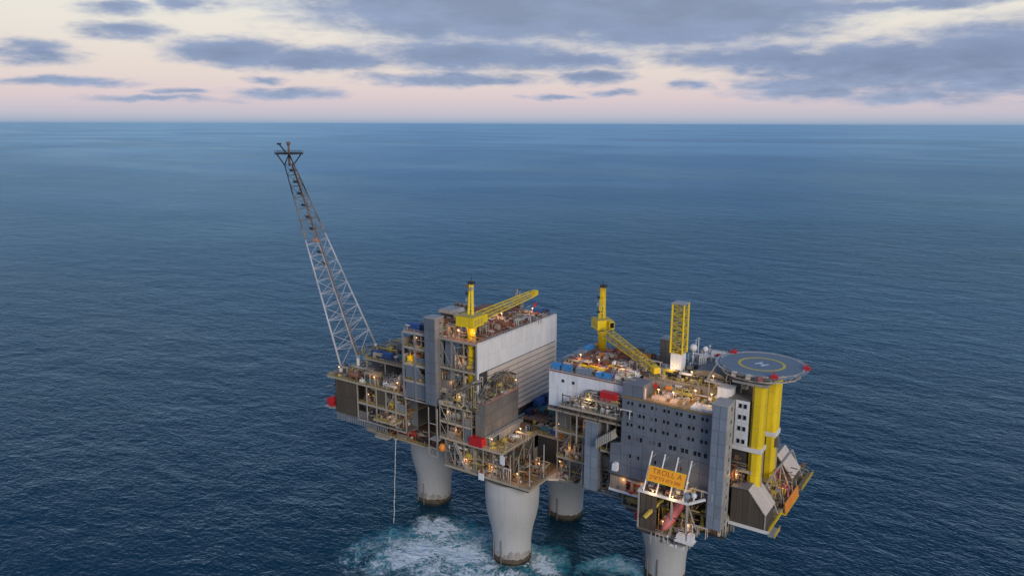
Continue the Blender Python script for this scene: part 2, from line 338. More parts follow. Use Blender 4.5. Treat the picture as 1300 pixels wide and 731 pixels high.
# equipment bolted to a deck, as parts of its module
PAL = ['lsteel', 'lsteel', 'beige', 'beige', 'steel', 'steel', 'white', 'grey', 'yellow2', 'rust', 'rust', 'dark', 'brown', 'cream', 'deckyel']
def fill(parent, x0, x1, y0, y1, z0, z1, n, seed, pal=None):
    rg = random.Random(seed); pal = pal or PAL
    for _ in range(n):
        k = rg.random(); m = rg.choice(pal); H = z1 - z0
        x, y = rg.uniform(x0, x1), rg.uniform(y0, y1); lim = lambda L, ax: (min(L, (x1 - x0) if ax == 'X' else (y1 - y0)))
        if k < .17:      # horizontal vessel on saddles
            r = rg.uniform(.6, min(1.6, H * .25)); L = rg.uniform(3.5, 8); ax = 'X' if x1 - x0 > y1 - y0 + 2 else rg.choice('XY'); L = max(2.6, lim(L, ax)); zc = z0 + r + .7
            if ax == 'X': x = min(max(x, x0 + L / 2), x1 - L / 2)
            else: y = min(max(y, y0 + L / 2), y1 - L / 2)
            b = MB().capsule((x, y, zc), r, L, ax)
            for s in (-.3, .3):
                if ax == 'X': b.box(x + s * L - .25, x + s * L + .25, y - r * .8, y + r * .8, z0, zc - r * .3)
                else: b.box(x - r * .8, x + r * .8, y + s * L - .25, y + s * L + .25, z0, zc - r * .3)
            b.tube((x, y, zc + r * .8), (x, y, zc + r + .7), .22); b.build('vessel', m, parent, True)
        elif k < .30:    # upright vessel with a capping pipe
            r = rg.uniform(.45, 1.1); L = rg.uniform(.45, .9) * H
            b = MB().tube((x, y, z0), (x, y, z0 + .8), r * .7, 10).capsule((x, y, z0 + .5 + L / 2), r, L, 'Z')
            b.path([(x, y, z0 + L + .4), (x, y, z0 + L + .9), (x + 1.6, y, z0 + L + .9), (x + 1.6, y, z0)], .16); b.build('upright_vessel', m, parent, True)
        elif k < .55:    # a bundle of pipes with a drop
            r = rg.uniform(.12, .38); nn = rg.randint(1, 4); L = rg.uniform(4, 12); ax = 'X' if x1 - x0 > y1 - y0 + 2 else rg.choice('XY'); L = max(2, lim(L, ax)); zc = z0 + rg.uniform(.25, .85) * H
            if ax == 'X': x = min(max(x, x0 + L / 2), x1 - L / 2)
            else: y = min(max(y, y0 + L / 2), y1 - L / 2)
            for q in range(nn):
                o = q * r * 2.6
                if ax == 'X': pts = [(x - L / 2, y + o, z0), (x - L / 2, y + o, zc), (x + L / 2, y + o, zc), (x + L / 2, y + o + 1.2, zc), (x + L / 2, y + o + 1.2, z0)]
                else: pts = [(x + o, y - L / 2, z0), (x + o, y - L / 2, zc), (x + o, y + L / 2, zc), (x + o + 1.2, y + L / 2, zc), (x + o + 1.2, y + L / 2, z0)]
                MB().path(pts, r).build('pipe', m, parent, True)
        elif k < .72:    # skid: frame, housing, motor
            w, d, h = rg.uniform(1.6, 4.2), rg.uniform(1.4, 3.2), rg.uniform(1.2, min(3.4, H * .7))
            b = MB().box(x - w / 2 - .3, x + w / 2 + .3, y - d / 2 - .3, y + d / 2 + .3, z0, z0 + .3)
            b.box(x - w / 2, x + w * .15, y - d / 2, y + d / 2, z0 + .3, z0 + h); b.lathe((x + w * .34, y, z0 + .3 + d * .26), [(d * .24, -w * .18), (d * .24, w * .12), (d * .12, w * .18)], 8, 'X')
            for s in (-1, 1): b.box(x - w * .4, x - w * .1, y + s * d / 2 - .06, y + s * d / 2 + .06, z0 + .5, z0 + h * .8)
            b.tube((x - w * .2, y, z0 + h), (x - w * .2, y, z0 + h + rg.uniform(.5, 2)), .14); b.build('equipment_skid', m, parent)
        elif k < .80:    # cabinet row
            c = rg.randint(2, 5); h = rg.uniform(1.8, 2.4)
            for q in range(c): MB().box(x + q * .9, x + q * .9 + .82, y, y + .8, z0, z0 + h).box(x + q * .9 + .1, x + q * .9 + .72, y - .06, y + .01, z0 + .2, z0 + h - .2).build('cabinet', m, parent)
        elif k < .88:    # ventilation duct
            h = rg.uniform(.5, .95) * H; L = rg.uniform(2, 5); s = rg.uniform(.7, 1.2)
            MB().box(x - s / 2, x + s / 2, y - s / 2, y + s / 2, z0, z0 + h).box(x + s / 2 - .05, x + L, y - s / 2 + .03, y + s / 2 - .03, z0 + h - s, z0 + h - .03).box(x + L, x + L + .35, y - s * .7, y + s * .7, z0 + h - s * 1.2, z0 + h + s * .15).build('duct', m, parent)
        elif k < .94:    # stair flight
            L = rg.uniform(3, 5); h = L * .8; b = MB()
            for s in (-.45, .45): b.beam((x, y + s, z0), (x + L, y + s, z0 + h), .1, .3); b.beam((x, y + s, z0 + 1), (x + L, y + s, z0 + h + 1), .07)
            for q in range(9): b.box(x + L * q / 9, x + L * q / 9 + .3, y - .45, y + .45, z0 + h * q / 9, z0 + h * q / 9 + .06)
            b.build('stair', rg.choice(['yellow2', 'lsteel']), parent)
        else:            # pipe rack portal with a cable tray
            L = rg.uniform(4, 8); h = rg.uniform(.6, .9) * H; b = MB()
            for s in (0, L / 2, L):
                for t in (-.9, .9): b.beam((x + s, y + t, z0), (x + s, y + t, z0 + h), .22)
                b.beam((x + s, y - 1, z0 + h), (x + s, y + 1, z0 + h), .24)
            b.box(x - .5, x + L + .5, y - .7, y + .1, z0 + h + .12, z0 + h + .35); b.build('pipe_rack', m, parent)
def bits(parent, x0, x1, y0, y1, z0, z1, n, seed, pal=None, hmax=None):
    """the small unsorted fittings of a deck: thin pipes, stanchions, valve boxes, trays; one mesh per colour"""
    rg = random.Random(seed); pal = pal or ['lsteel', 'beige', 'steel', 'dark', 'rust', 'yellow2', 'brown', 'cream']
    H = hmax or (z1 - z0); ms = {m: MB() for m in pal}
    for _ in range(n):
        b = ms[rg.choice(pal)]; k = rg.random(); x, y = rg.uniform(x0, x1), rg.uniform(y0, y1); z = z0 + rg.random() ** 1.4 * (z1 - z0)
        if k < .3: L = rg.uniform(1.5, 5); b.tube((x, y, z), (min(x + L, x1 + 1), y, z), rg.uniform(.08, .2), 5)
        elif k < .5: L = rg.uniform(1.5, 5); b.tube((x, y, z), (x, min(y + L, y1 + .5), z), rg.uniform(.08, .2), 5)
        elif k < .68: b.tube((x, y, z0), (x, y, z0 + rg.uniform(.3, 1) * H), rg.uniform(.08, .2), 5)
        elif k < .92: w, d, h = rg.uniform(.3, 1.1), rg.uniform(.3, 1.1), rg.uniform(.3, 1.3); zz = z if rg.random() < .5 else z0; b.box(x - w, x + w, y - d, y + d, zz, zz + h); b.tube((x, y, z0), (x, y, zz + .1), .1, 4)
        else: b.ball((x, y, z0 + .8), rg.uniform(.4, .8), 8, 5); b.tube((x, y, z0), (x, y, z0 + .5), .3, 6)
    for m, b in ms.items():
        if b.v: o = b.build('small_fittings', m, parent); o['kind'] = 'stuff'
def lamp(x, y, z, power=500, c=(1, .52, .2), pole=1.8, label=None, pale=False, r=.32, group='lit deck floodlights'):
    t = thing('deck_floodlight', label or 'small lit floodlight on a short pole on the platform decks', 'lamp', (x, y, z), group)
    MB().box(x - .2, x + .2, y - .2, y + .2, z, z + .12).beam((x, y, z + .1), (x, y, z + pole), .11).build('pole', 'lsteel', t)
    MB().box(x - r, x + r, y - r, y + r * .4, z + pole + r * 1.2, z + pole + r * 1.7).box(x - .07, x + .07, y - .07, y + .07, z + pole - .05, z + pole + .12).build('lamp_head', 'lsteel', t)
    MB().ball((x, y - .1, z + pole + r * .55 + .1), r * .5).build('bulb', 'lampw' if pale else 'lamp', t, True)
    l = bpy.data.lights.new('lamp_light', 'POINT'); l.energy = power; l.color = c; l.shadow_soft_size = 1.0
    o = bpy.data.objects.new('lamp_light', l); col.objects.link(o); o.parent = t; o.location = (0, -r * 2.2 - .3, pole + r * .6)
    return t
CM = {}
def container(x, y, z, L, W, H, m, label, rz=0.0, name='cargo_container'):
    k = (L, W, H, m)
    if k not in CM:
        b = MB().box(-L / 2 + .08, L / 2 - .08, -W / 2 + .08, W / 2 - .08, .12, H - .06)
        n = int(L / .55)
        for q in range(n):
            u = -L / 2 + .35 + (L - .7) * q / max(1, n - 1)
            for s in (-1, 1): b.box(u - .12, u + .12, s * (W / 2 - .08) - .05, s * (W / 2 - .08) + .05, .3, H - .3)
        f = MB()
        for sx_ in (-1, 1):
            for sy_ in (-1, 1): f.box(sx_ * L / 2 - .12 * (sx_ > 0) - .03 * (sx_ < 0), sx_ * L / 2 + .12 * (sx_ < 0) + .03 * (sx_ > 0), sy_ * W / 2 - .12 * (sy_ > 0) - .03 * (sy_ < 0), sy_ * W / 2 + .12 * (sy_ < 0) + .03 * (sy_ > 0), 0, H)
        for sy_ in (-1, 1):
            for zz in (.0, H - .16): f.box(-L / 2 + .1, L / 2 - .1, sy_ * (W / 2 - .03) - .07, sy_ * (W / 2 - .03) + .07, zz + .01, zz + .15)
        for sx_ in (-1, 1):
            for zz in (.0, H - .16): f.box(sx_ * (L / 2 - .03) - .07, sx_ * (L / 2 - .03) + .07, -W / 2 + .1, W / 2 - .1, zz + .01, zz + .15)
        d = MB()
        for s in (-1, 1): d.box(L / 2 - .1, L / 2 - .02, s * W / 4 - W / 4 + .18, s * W / 4 + W / 4 - .18, .2, H - .2).tube((L / 2, s * .25, .25), (L / 2, s * .25, H - .25), .035, 5)
        CM[k] = (b.mesh('shell', m), f.mesh('corner_frame', m), d.mesh('door', m))
    t = thing(name, label, 'container', (x, y, z))
    for nm, me in zip(('shell', 'corner_frame', 'door'), CM[k]):
        o = put(nm, me, (x, y, z), None); o.parent = t; o.location = (0, 0, 0)
    t.rotation_euler = (0, 0, rz)
    return t

# ------------------------------------------------------------------ sea
def sea():
    m = bpy.data.materials.new('sea_water'); m.use_nodes = True
    n, l = m.node_tree.nodes, m.node_tree.links; b = n['Principled BSDF']
    A = lambda op, a, bb=None: M_(op, a, bb, nodes=n, links=l)
    g = n.new('ShaderNodeNewGeometry'); pos = g.outputs['Position']
    def nz(scale, det, rough, sc=(1, 1, 1), rot=0.0, dist=0.0, loc=(0, 0, 0)):
        mp = n.new('ShaderNodeMapping'); l.new(pos, mp.inputs[0]); mp.inputs['Scale'].default_value = sc; mp.inputs['Rotation'].default_value = (0, 0, rot); mp.inputs['Location'].default_value = loc
        t = n.new('ShaderNodeTexNoise'); l.new(mp.outputs[0], t.inputs['Vector']); t.inputs['Scale'].default_value = scale; t.inputs['Detail'].default_value = det
        t.inputs['Roughness'].default_value = rough; t.inputs['Distortion'].default_value = dist
        return t.outputs['Fac']
    rot = -PSI - R(8)
    sxyz = n.new('ShaderNodeSeparateXYZ'); l.new(pos, sxyz.inputs[0])
    swell = nz(.030, 2, .5, (.7, 1.2, 1), rot, .3)
    chop = nz(.115, 3, .6, (.75, 1.25, 1), rot + .2, .5)
    ripple = nz(.45, 3, .6, (.8, 1.2, 1), rot - .25, .4)
    # foam: churned patches round the legs
    warp = n.new('ShaderNodeTexNoise'); l.new(pos, warp.inputs['Vector']); warp.inputs['Scale'].default_value = .045; warp.inputs['Detail'].default_value = 3; warp.inputs['Roughness'].default_value = .6
    vs_ = n.new('ShaderNodeVectorMath'); vs_.operation = 'SUBTRACT'; l.new(warp.outputs['Color'], vs_.inputs[0]); vs_.inputs[1].default_value = (.5, .5, .5)
    vm = n.new('ShaderNodeVectorMath'); vm.operation = 'MULTIPLY'; l.new(vs_.outputs[0], vm.inputs[0]); vm.inputs[1].default_value = (42, 42, 0)
    pw = n.new('ShaderNodeVectorMath'); pw.operation = 'ADD'; l.new(pos, pw.inputs[0]); l.new(vm.outputs[0], pw.inputs[1])
    def blob(cx, cy, ru, rv, ang, src=pw.outputs[0]):
        s = n.new('ShaderNodeVectorMath'); s.operation = 'SUBTRACT'; l.new(src, s.inputs[0]); s.inputs[1].default_value = (cx, cy, 0)
        mp = n.new('ShaderNodeMapping'); mp.vector_type = 'POINT'; l.new(s.outputs[0], mp.inputs[0]); mp.inputs['Rotation'].default_value = (0, 0, -ang)
        v = n.new('ShaderNodeVectorMath'); v.operation = 'MULTIPLY'; l.new(mp.outputs[0], v.inputs[0]); v.inputs[1].default_value = (1 / ru, 1 / rv, 0)
        ln = n.new('ShaderNodeVectorMath'); ln.operation = 'LENGTH'; l.new(v.outputs[0], ln.inputs[0])
        return A('SUBTRACT', 1.0, ln.outputs['Value'])
    def mxs(*a):
        r = a[0]
        for q in a[1:]: r = A('MAXIMUM', r, q)
        return r
    T = FOAM
    teal = mxs(*[blob(*q) for q in T['teal']]); white = mxs(*[blob(*q) for q in T['white']])
    f1 = nz(.16, 4, .68, (1, 1, 1), 0, 1.2); f2 = nz(.42, 4, .7, (.8, 1.2, 1), rot, 1.5)
    def ridge(scale, dist, det=4):
        q = nz(scale, det, .62, (1, 1, 1), rot, dist)
        return A('SUBTRACT', 1.0, A('MULTIPLY', A('ABSOLUTE', A('SUBTRACT', q, .5)), 7.0))
    r1 = A('MAXIMUM', ridge(.11, 1.6), A('MULTIPLY', ridge(.26, 1.4), .9))
    fo = A('ADD', A('MULTIPLY', white, 1.75), A('ADD', A('MULTIPLY', A('SUBTRACT', f1, .5), 2.2), A('ADD', A('MULTIPLY', A('SUBTRACT', f2, .5), 1.8), A('MULTIPLY', A('SUBTRACT', r1, .6), 1.9))))
    mr1 = n.new('ShaderNodeMapRange'); mr1.interpolation_type = 'SMOOTHSTEP'; l.new(fo, mr1.inputs[0]); mr1.inputs[1].default_value = .35; mr1.inputs[2].default_value = 1.45; mr1.inputs[4].default_value = .95
    mask = n.new('ShaderNodeMapRange'); l.new(white, mask.inputs[0]); mask.inputs[1].default_value = -.35; mask.inputs[2].default_value = .1
    foam = A('MULTIPLY', mr1.outputs[0], mask.outputs[0])
    # thin lacing of foam over the wider teal water
    lace = n.new('ShaderNodeMapRange'); l.new(A('ADD', A('MULTIPLY', teal, .8), A('ADD', A('MULTIPLY', A('SUBTRACT', f2, .5), 1.6), A('MULTIPLY', A('SUBTRACT', r1, .75), 1.5))), lace.inputs[0]); lace.inputs[1].default_value = .25; lace.inputs[2].default_value = 1.1; lace.inputs[4].default_value = .6
    tm = n.new('ShaderNodeMapRange'); l.new(teal, tm.inputs[0]); tm.inputs[1].default_value = -.05; tm.inputs[2].default_value = .3
    lace_o = A('MULTIPLY', lace.outputs[0], tm.outputs[0])
    # scattered whitecaps on the open sea
    capn = A('MULTIPLY', nz(.09, 3, .6, (.55, 1.5, 1), rot, .4, (90, 11, 0)), nz(.012, 2, .5, (1, 1, 1), 0))
    cap = n.new('ShaderNodeMapRange'); l.new(capn, cap.inputs[0]); cap.inputs[1].default_value = .43; cap.inputs[2].default_value = .50; cap.inputs[4].default_value = .45
    foam = A('MAXIMUM', A('MAXIMUM', foam, lace_o), A('MULTIPLY', cap.outputs[0], A('DIVIDE', 1.0, A('ADD', 1.0, A('POWER', A('DIVIDE', A('ADD', A('ABSOLUTE', A('ADD', sxyz.outputs[0], 0.0)), A('ABSOLUTE', sxyz.outputs[1])), 700.0), 4.0)))))
    mr2 = n.new('ShaderNodeMapRange'); mr2.interpolation_type = 'SMOOTHSTEP'; l.new(A('ADD', teal, A('MULTIPLY', A('SUBTRACT', f1, .5), 1.4)), mr2.inputs[0]); mr2.inputs[1].default_value = -.15; mr2.inputs[2].default_value = .7
    deep = n.new('ShaderNodeMix'); deep.data_type = 'RGBA'; deep.inputs[6].default_value = (.004, .034, .060, 1); deep.inputs[7].default_value = (.022, .27, .33, 1); l.new(mr2.outputs[0], deep.inputs[0])
    fm = n.new('ShaderNodeMix'); fm.data_type = 'RGBA'; l.new(foam, fm.inputs[0]); l.new(deep.outputs[2], fm.inputs[6]); fm.inputs[7].default_value = (.78, .86, .88, 1)
    # large calm and ruffled lanes change the gloss; waves too small to resolve far out turn into gloss too
    lane = nz(.0011, 4, .55, (.5, 1.6, 1), rot, .6)
    ln = n.new('ShaderNodeVectorMath'); ln.operation = 'LENGTH'; l.new(pos, ln.inputs[0])
    near = A('DIVIDE', 1.0, A('ADD', 1.0, A('DIVIDE', ln.outputs['Value'], 1400.0)))
    h = A('ADD', A('MULTIPLY', swell, 3.6), A('MULTIPLY', A('ADD', A('MULTIPLY', chop, 2.1), A('MULTIPLY', ripple, .95)), A('ADD', .25, A('MULTIPLY', nz(.0075, 3, .6, (.8, 1.3, 1), rot, .5), 1.5))))
    h = A('ADD', h, A('MULTIPLY', foam, .5))
    bp = n.new('ShaderNodeBump'); bp.inputs['Distance'].default_value = 1.0; l.new(h, bp.inputs['Height']); l.new(near, bp.inputs['Strength'])
    n.remove(b)
    df = n.new('ShaderNodeBsdfDiffuse'); l.new(fm.outputs[2], df.inputs['Color']); l.new(bp.outputs[0], df.inputs['Normal'])
    gl = n.new('ShaderNodeBsdfGlossy'); gl.inputs['Color'].default_value = (.61, .84, .91, 1); l.new(bp.outputs[0], gl.inputs['Normal'])  # bluish tint painted into the reflection, standing in for haze and upper sky
    l.new(A('ADD', A('MULTIPLY', lane, .3), .20), gl.inputs['Roughness'])
    fr = n.new('ShaderNodeFresnel'); fr.inputs['IOR'].default_value = 1.333; l.new(bp.outputs[0], fr.inputs['Normal'])
    ms = n.new('ShaderNodeMixShader'); cloud_refl = nz(.00042, 4, .6, (.8, 1.2, 1), rot, .8, (40, 3, 0))   # broad patches of weaker reflection painted in, standing for mirrored cloud
    wm = n.new('ShaderNodeMapRange'); wm.interpolation_type = 'SMOOTHSTEP'; l.new(cloud_refl, wm.inputs[0]); wm.inputs[1].default_value = .36; wm.inputs[2].default_value = .64; wm.inputs[3].default_value = .82; wm.inputs[4].default_value = 1.0
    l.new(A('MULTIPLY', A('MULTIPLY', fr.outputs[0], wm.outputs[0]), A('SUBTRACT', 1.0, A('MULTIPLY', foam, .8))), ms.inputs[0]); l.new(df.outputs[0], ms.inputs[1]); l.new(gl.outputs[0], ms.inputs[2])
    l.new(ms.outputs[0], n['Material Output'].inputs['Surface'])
    M['sea'] = m
    S = 7.0e5
    rings = [0, 60, 120, 240, 480, 1000, 2500, 7000, 2e4, 6e4, 2e5, S]; k = 48
    b_ = MB(); b_.v.append((0, 0, 0))
    for r in rings[1:]:
        for q in range(k): b_.v.append((r * math.cos(2 * math.pi * q / k), r * math.sin(2 * math.pi * q / k), 0))
    for q in range(k): b_.f.append((0, 1 + q, 1 + (q + 1) % k))
    for j in range(len(rings) - 2):
        for q in range(k):
            a, c = 1 + j * k, 1 + (j + 1) * k; b_.f.append((a + q, c + q, c + (q + 1) % k, a + (q + 1) % k))
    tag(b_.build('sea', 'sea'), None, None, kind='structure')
FOAM = dict(
    teal=[(-27, -33, 38, 28, R(40)), (-5, -45, 40, 21, R(20)), (44, -6, 17, 6, R(40)), (-40, -56, 17, 14, 0), (16, -16, 13, 9, 0)],
    white=[(-22, -30, 22, 17, R(20)), (-34, -46, 28, 18, R(55)), (-6, -46, 32, 16, R(20)), (14, -22, 12, 9, 0), (-42, -24, 16, 12, 0), (0, -38, 20, 12, 0)])
sea()

# ------------------------------------------------------------------ concrete legs
LEGS = [(0.5, -22.6, 'concrete leg standing in the white churned foam, nearest of the middle pair'), (-60, -0.8, 'leftmost concrete leg, under the flare end of the platform'),
        (0.7, 22.6, 'concrete leg standing farthest back, in the gap between the two halves'), (60, 0.8, 'rightmost concrete leg, under the grey accommodation block')]
prof = [(8.0, -25), (8.0, 0), (8.0, 4), (8.05, 8), (8.35, 11.5), (9.0, 15), (9.9, 18.5), (10.7, 22), (11.15, 25), (11.35, 29), (11.4, 37.0)]
for (x, y, lb) in LEGS:
    t = thing('support_leg', lb, 'leg', (x, y, 0), 'concrete legs of the platform')
    MB().lathe((x, y, 0), prof, 64).build('shaft', 'concrete', t, True)
    def ragged(r, z0, z1, amp, nm, m, sd):
        rg = random.Random(sd); b = MB(); k = 72; ph = [rg.uniform(0, 6.28) for _ in range(5)]
        for q in range(k):
            a = 2 * math.pi * q / k; zz = z1 + amp * (math.sin(3 * a + ph[0]) * .5 + math.sin(7 * a + ph[1]) * .35 + math.sin(17 * a + ph[2]) * .3 + rg.uniform(-.35, .35))
            b.v += [(x + r * math.cos(a), y + r * math.sin(a), z0), (x + (r + .03) * math.cos(a), y + (r + .03) * math.sin(a), zz), (x + (r - .3) * math.cos(a), y + (r - .3) * math.sin(a), zz + .05)]
        for q in range(k):
            i, j = 3 * q, 3 * ((q + 1) % k); b.f += [(i, j, j + 1, i + 1), (i + 1, j + 1, j + 2, i + 2)]
        b.build(nm, m, t, True)
    ragged(8.07, -20, 2.9, .45, 'splash_band', 'growth', int(x + 200)); ragged(8.05, -19, 5.2, 1.5, 'rust_stain', 'stain', int(x + 300)) if y < 0 else None
    MB().lathe((x, y, 0), [(8.12, -15), (8.14, .9), (8.11, 1.3)], 48).build('wet_band', 'wet', t, True)
    MB().lathe((x, y, 0), [(10.28, 20.0), (10.32, 20.1), (10.36, 20.25), (10.34, 20.3)], 48).build('cast_joint', 'concrete', t, True)
    b = MB()
    for k in range(3):
        an = R(200 + 35 * k); px, py = x + 8.35 * math.cos(an), y + 8.35 * math.sin(an); b.tube((px, py, -5), (px, py, 11), .28, 6)
    b.build('caisson', 'steel', t, True)

# ------------------------------------------------------------------ flare end module (left)
def flare_module():
    t = thing('flare_end_module', 'open multi-deck steel module with a dark brown windwall at the left end of the platform', 'platform module', (-75, -5, 41))
    plate(t, -99, -50.2, -31, 20, 64, 'deck'); plate(t, -95, -50.2, -30.5, 20, 47, 'deck'); plate(t, -80, -50.2, -30.5, 20, 55, 'deckyel'); plate(t, -76, -36.5, -29.5, 14, 42, 'rust')
    plate(t, -101, -63, -2, 20, 70, 'deck'); plate(t, -91, -63, -15, -2.01, 70, 'deck')
    for p in ((-100, 3, 64), (-90, -14, 64), (-78, -14, 64), (-64, -14, 64), (-64, 4, 64)): MB().beam(p, (p[0], p[1], 69.65), .5).build('column', 'lsteel', t)
    railing(t, [(-99, 20), (-99, -31), (-50.4, -31)], 64); railing(t, [(-80, -30.6), (-50.4, -30.6)], 55); railing(t, [(-91, -2), (-91, -15), (-63, -15)], 70); railing(t, [(-76, -29.5), (-37, -29.5)], 42)
    MB().box(-95, -80, -29.9, -29.6, 46.6, 63.6).build('backing_wall', 'dark', t)
    panels(t, '-Y', -29.9, -94.6, -80, 47.2, 63.2, 9, 2, 'brown', gap=.10, t=.3, name='windwall_panel')
    panels(t, '-X', -95, -30, 18, 47.2, 63.2, 20, 2, 'brown', gap=.10, t=.3, name='windwall_panel')
    for k in range(22): MB().box(-94.4 + k * 1.45, -93.75 + k * 1.45, -30.2, -29.9, 43.2 + .0 * k, 46.4).build('skirt_slat', 'grey', t)
    frame(t, -80, -50.5, -30.6, 20, [47, 55, 64], 5, 4, 'lsteel', ('-Y',), .45, .35, 3)
    frame(t, -76, -50.5, -29.5, 14, [42, 47], 4, 4, 'steel', ('-Y',), .5, .4, 4)
    MB().box(-79.6, -50.3, -23.5, -23, 42.1, 63.6).build('bulkhead', 'grey', t)
    # ochre canopy, hanging walkway below
    MB().prism([(-65, 51.0), (-53, 51.0), (-53, 51.5), (-65, 51.5)], 'Y', -36, -30.9).build('balcony_deck', 'deckyel', t)
    railing(t, [(-65, -31), (-65, -36), (-53, -36), (-53, -31)], 51.5)
    for x in (-64.6, -53.4): MB().beam((x, -35.6, 51), (x, -30.6, 47.4), .3).build('bracket', 'lsteel', t)
    MB().box(-68, -60.5, -32.5, -29.6, 41.2, 41.7).build('lower_balcony', 'lsteel', t); railing(t, [(-68, -29.6), (-68, -32.5), (-60.5, -32.5)], 41.7, 'lsteel')
    fill(t, -92, -55, -29, -22, 64, 70, 34, 11); fill(t, -94, -64, -12, 10, 70, 75, 22, 12); fill(t, -78, -53, -28.5, -25, 55, 63, 14, 13); fill(t, -78, -53, -28.5, -25, 47, 54, 14, 14)
    fill(t, -73, -40, -27, -20, 42, 46.5, 22, 15, ['rust', 'navy', 'steel', 'lsteel', 'red', 'deckyel', 'dark', 'beige']); fill(t, -60, -52, -28, 0, 64, 76, 12, 16)
    # winch drum of orange-red hose and the pale pipe sticking out at the far left
    MB().tube((-96, -26, 52.5), (-95.1, -26, 52.5), .35).box(-101.5, -95.3, -31.4, -22, 48.2, 48.5).build('side_platform', 'lsteel', t)
    b = MB().lathe((-98.6, -28.4, 51.1), [(2.2, -2.2), (2.2, -1.9), (1.7, -1.85), (1.7, 1.85), (2.2, 1.9), (2.2, 2.2)], 16, 'Y'); b.box(-99.6, -97.6, -30.4, -26.4, 48.5, 49.6); b.build('hose_reel', 'red', t, False)
    for k in range(4): MB().tube((-99 + 0 * k, -28 + 5 * k, 58.2 + .3 * k), (-103.5, -28.4 + 5 * k, 56.8 + .3 * k), .16, 6).build('drain_pipe', 'lsteel', t)
    bits(t, -97, -52, -30, -16, 64, 69, 130, 211); bits(t, -98, -65, -14, 10, 70, 74, 80, 212); bits(t, -79, -52, -30, -24.5, 55, 63, 90, 213); bits(t, -79, -52, -30, -24.5, 47, 54, 90, 214); bits(t, -74, -38, -29, -20, 42, 46.5, 90, 215, ['rust', 'steel', 'dark', 'beige', 'navy', 'lsteel']); bits(t, -64, -54, -35.5, -31.5, 51.5, 54, 25, 216)
flare_module()
for (x, y, z, L, m, lb) in [(-88, -9, 70, 5.2, 'blue', 'blue container at the flare boom foot on the raised left deck'), (-80.5, -9.5, 70, 6, 'blue', 'larger blue container second from the flare boom on the raised left deck'),
                            (-80, -25, 64, 6, 'blue', 'bright blue container at the left module deck edge'), (-73, -27, 64, 6, 'teal', 'teal container at the left module deck edge beside the blue one'),
                            (-86, -23, 64, 4.5, 'red', 'dark red basket container behind the left deck edge'), (-71, -8, 70, 5, 'teal', 'teal container on the raised left deck nearest the tall block')]:
    container(x, y, z, L, 2.5, 2.7, m, lb, R(6))

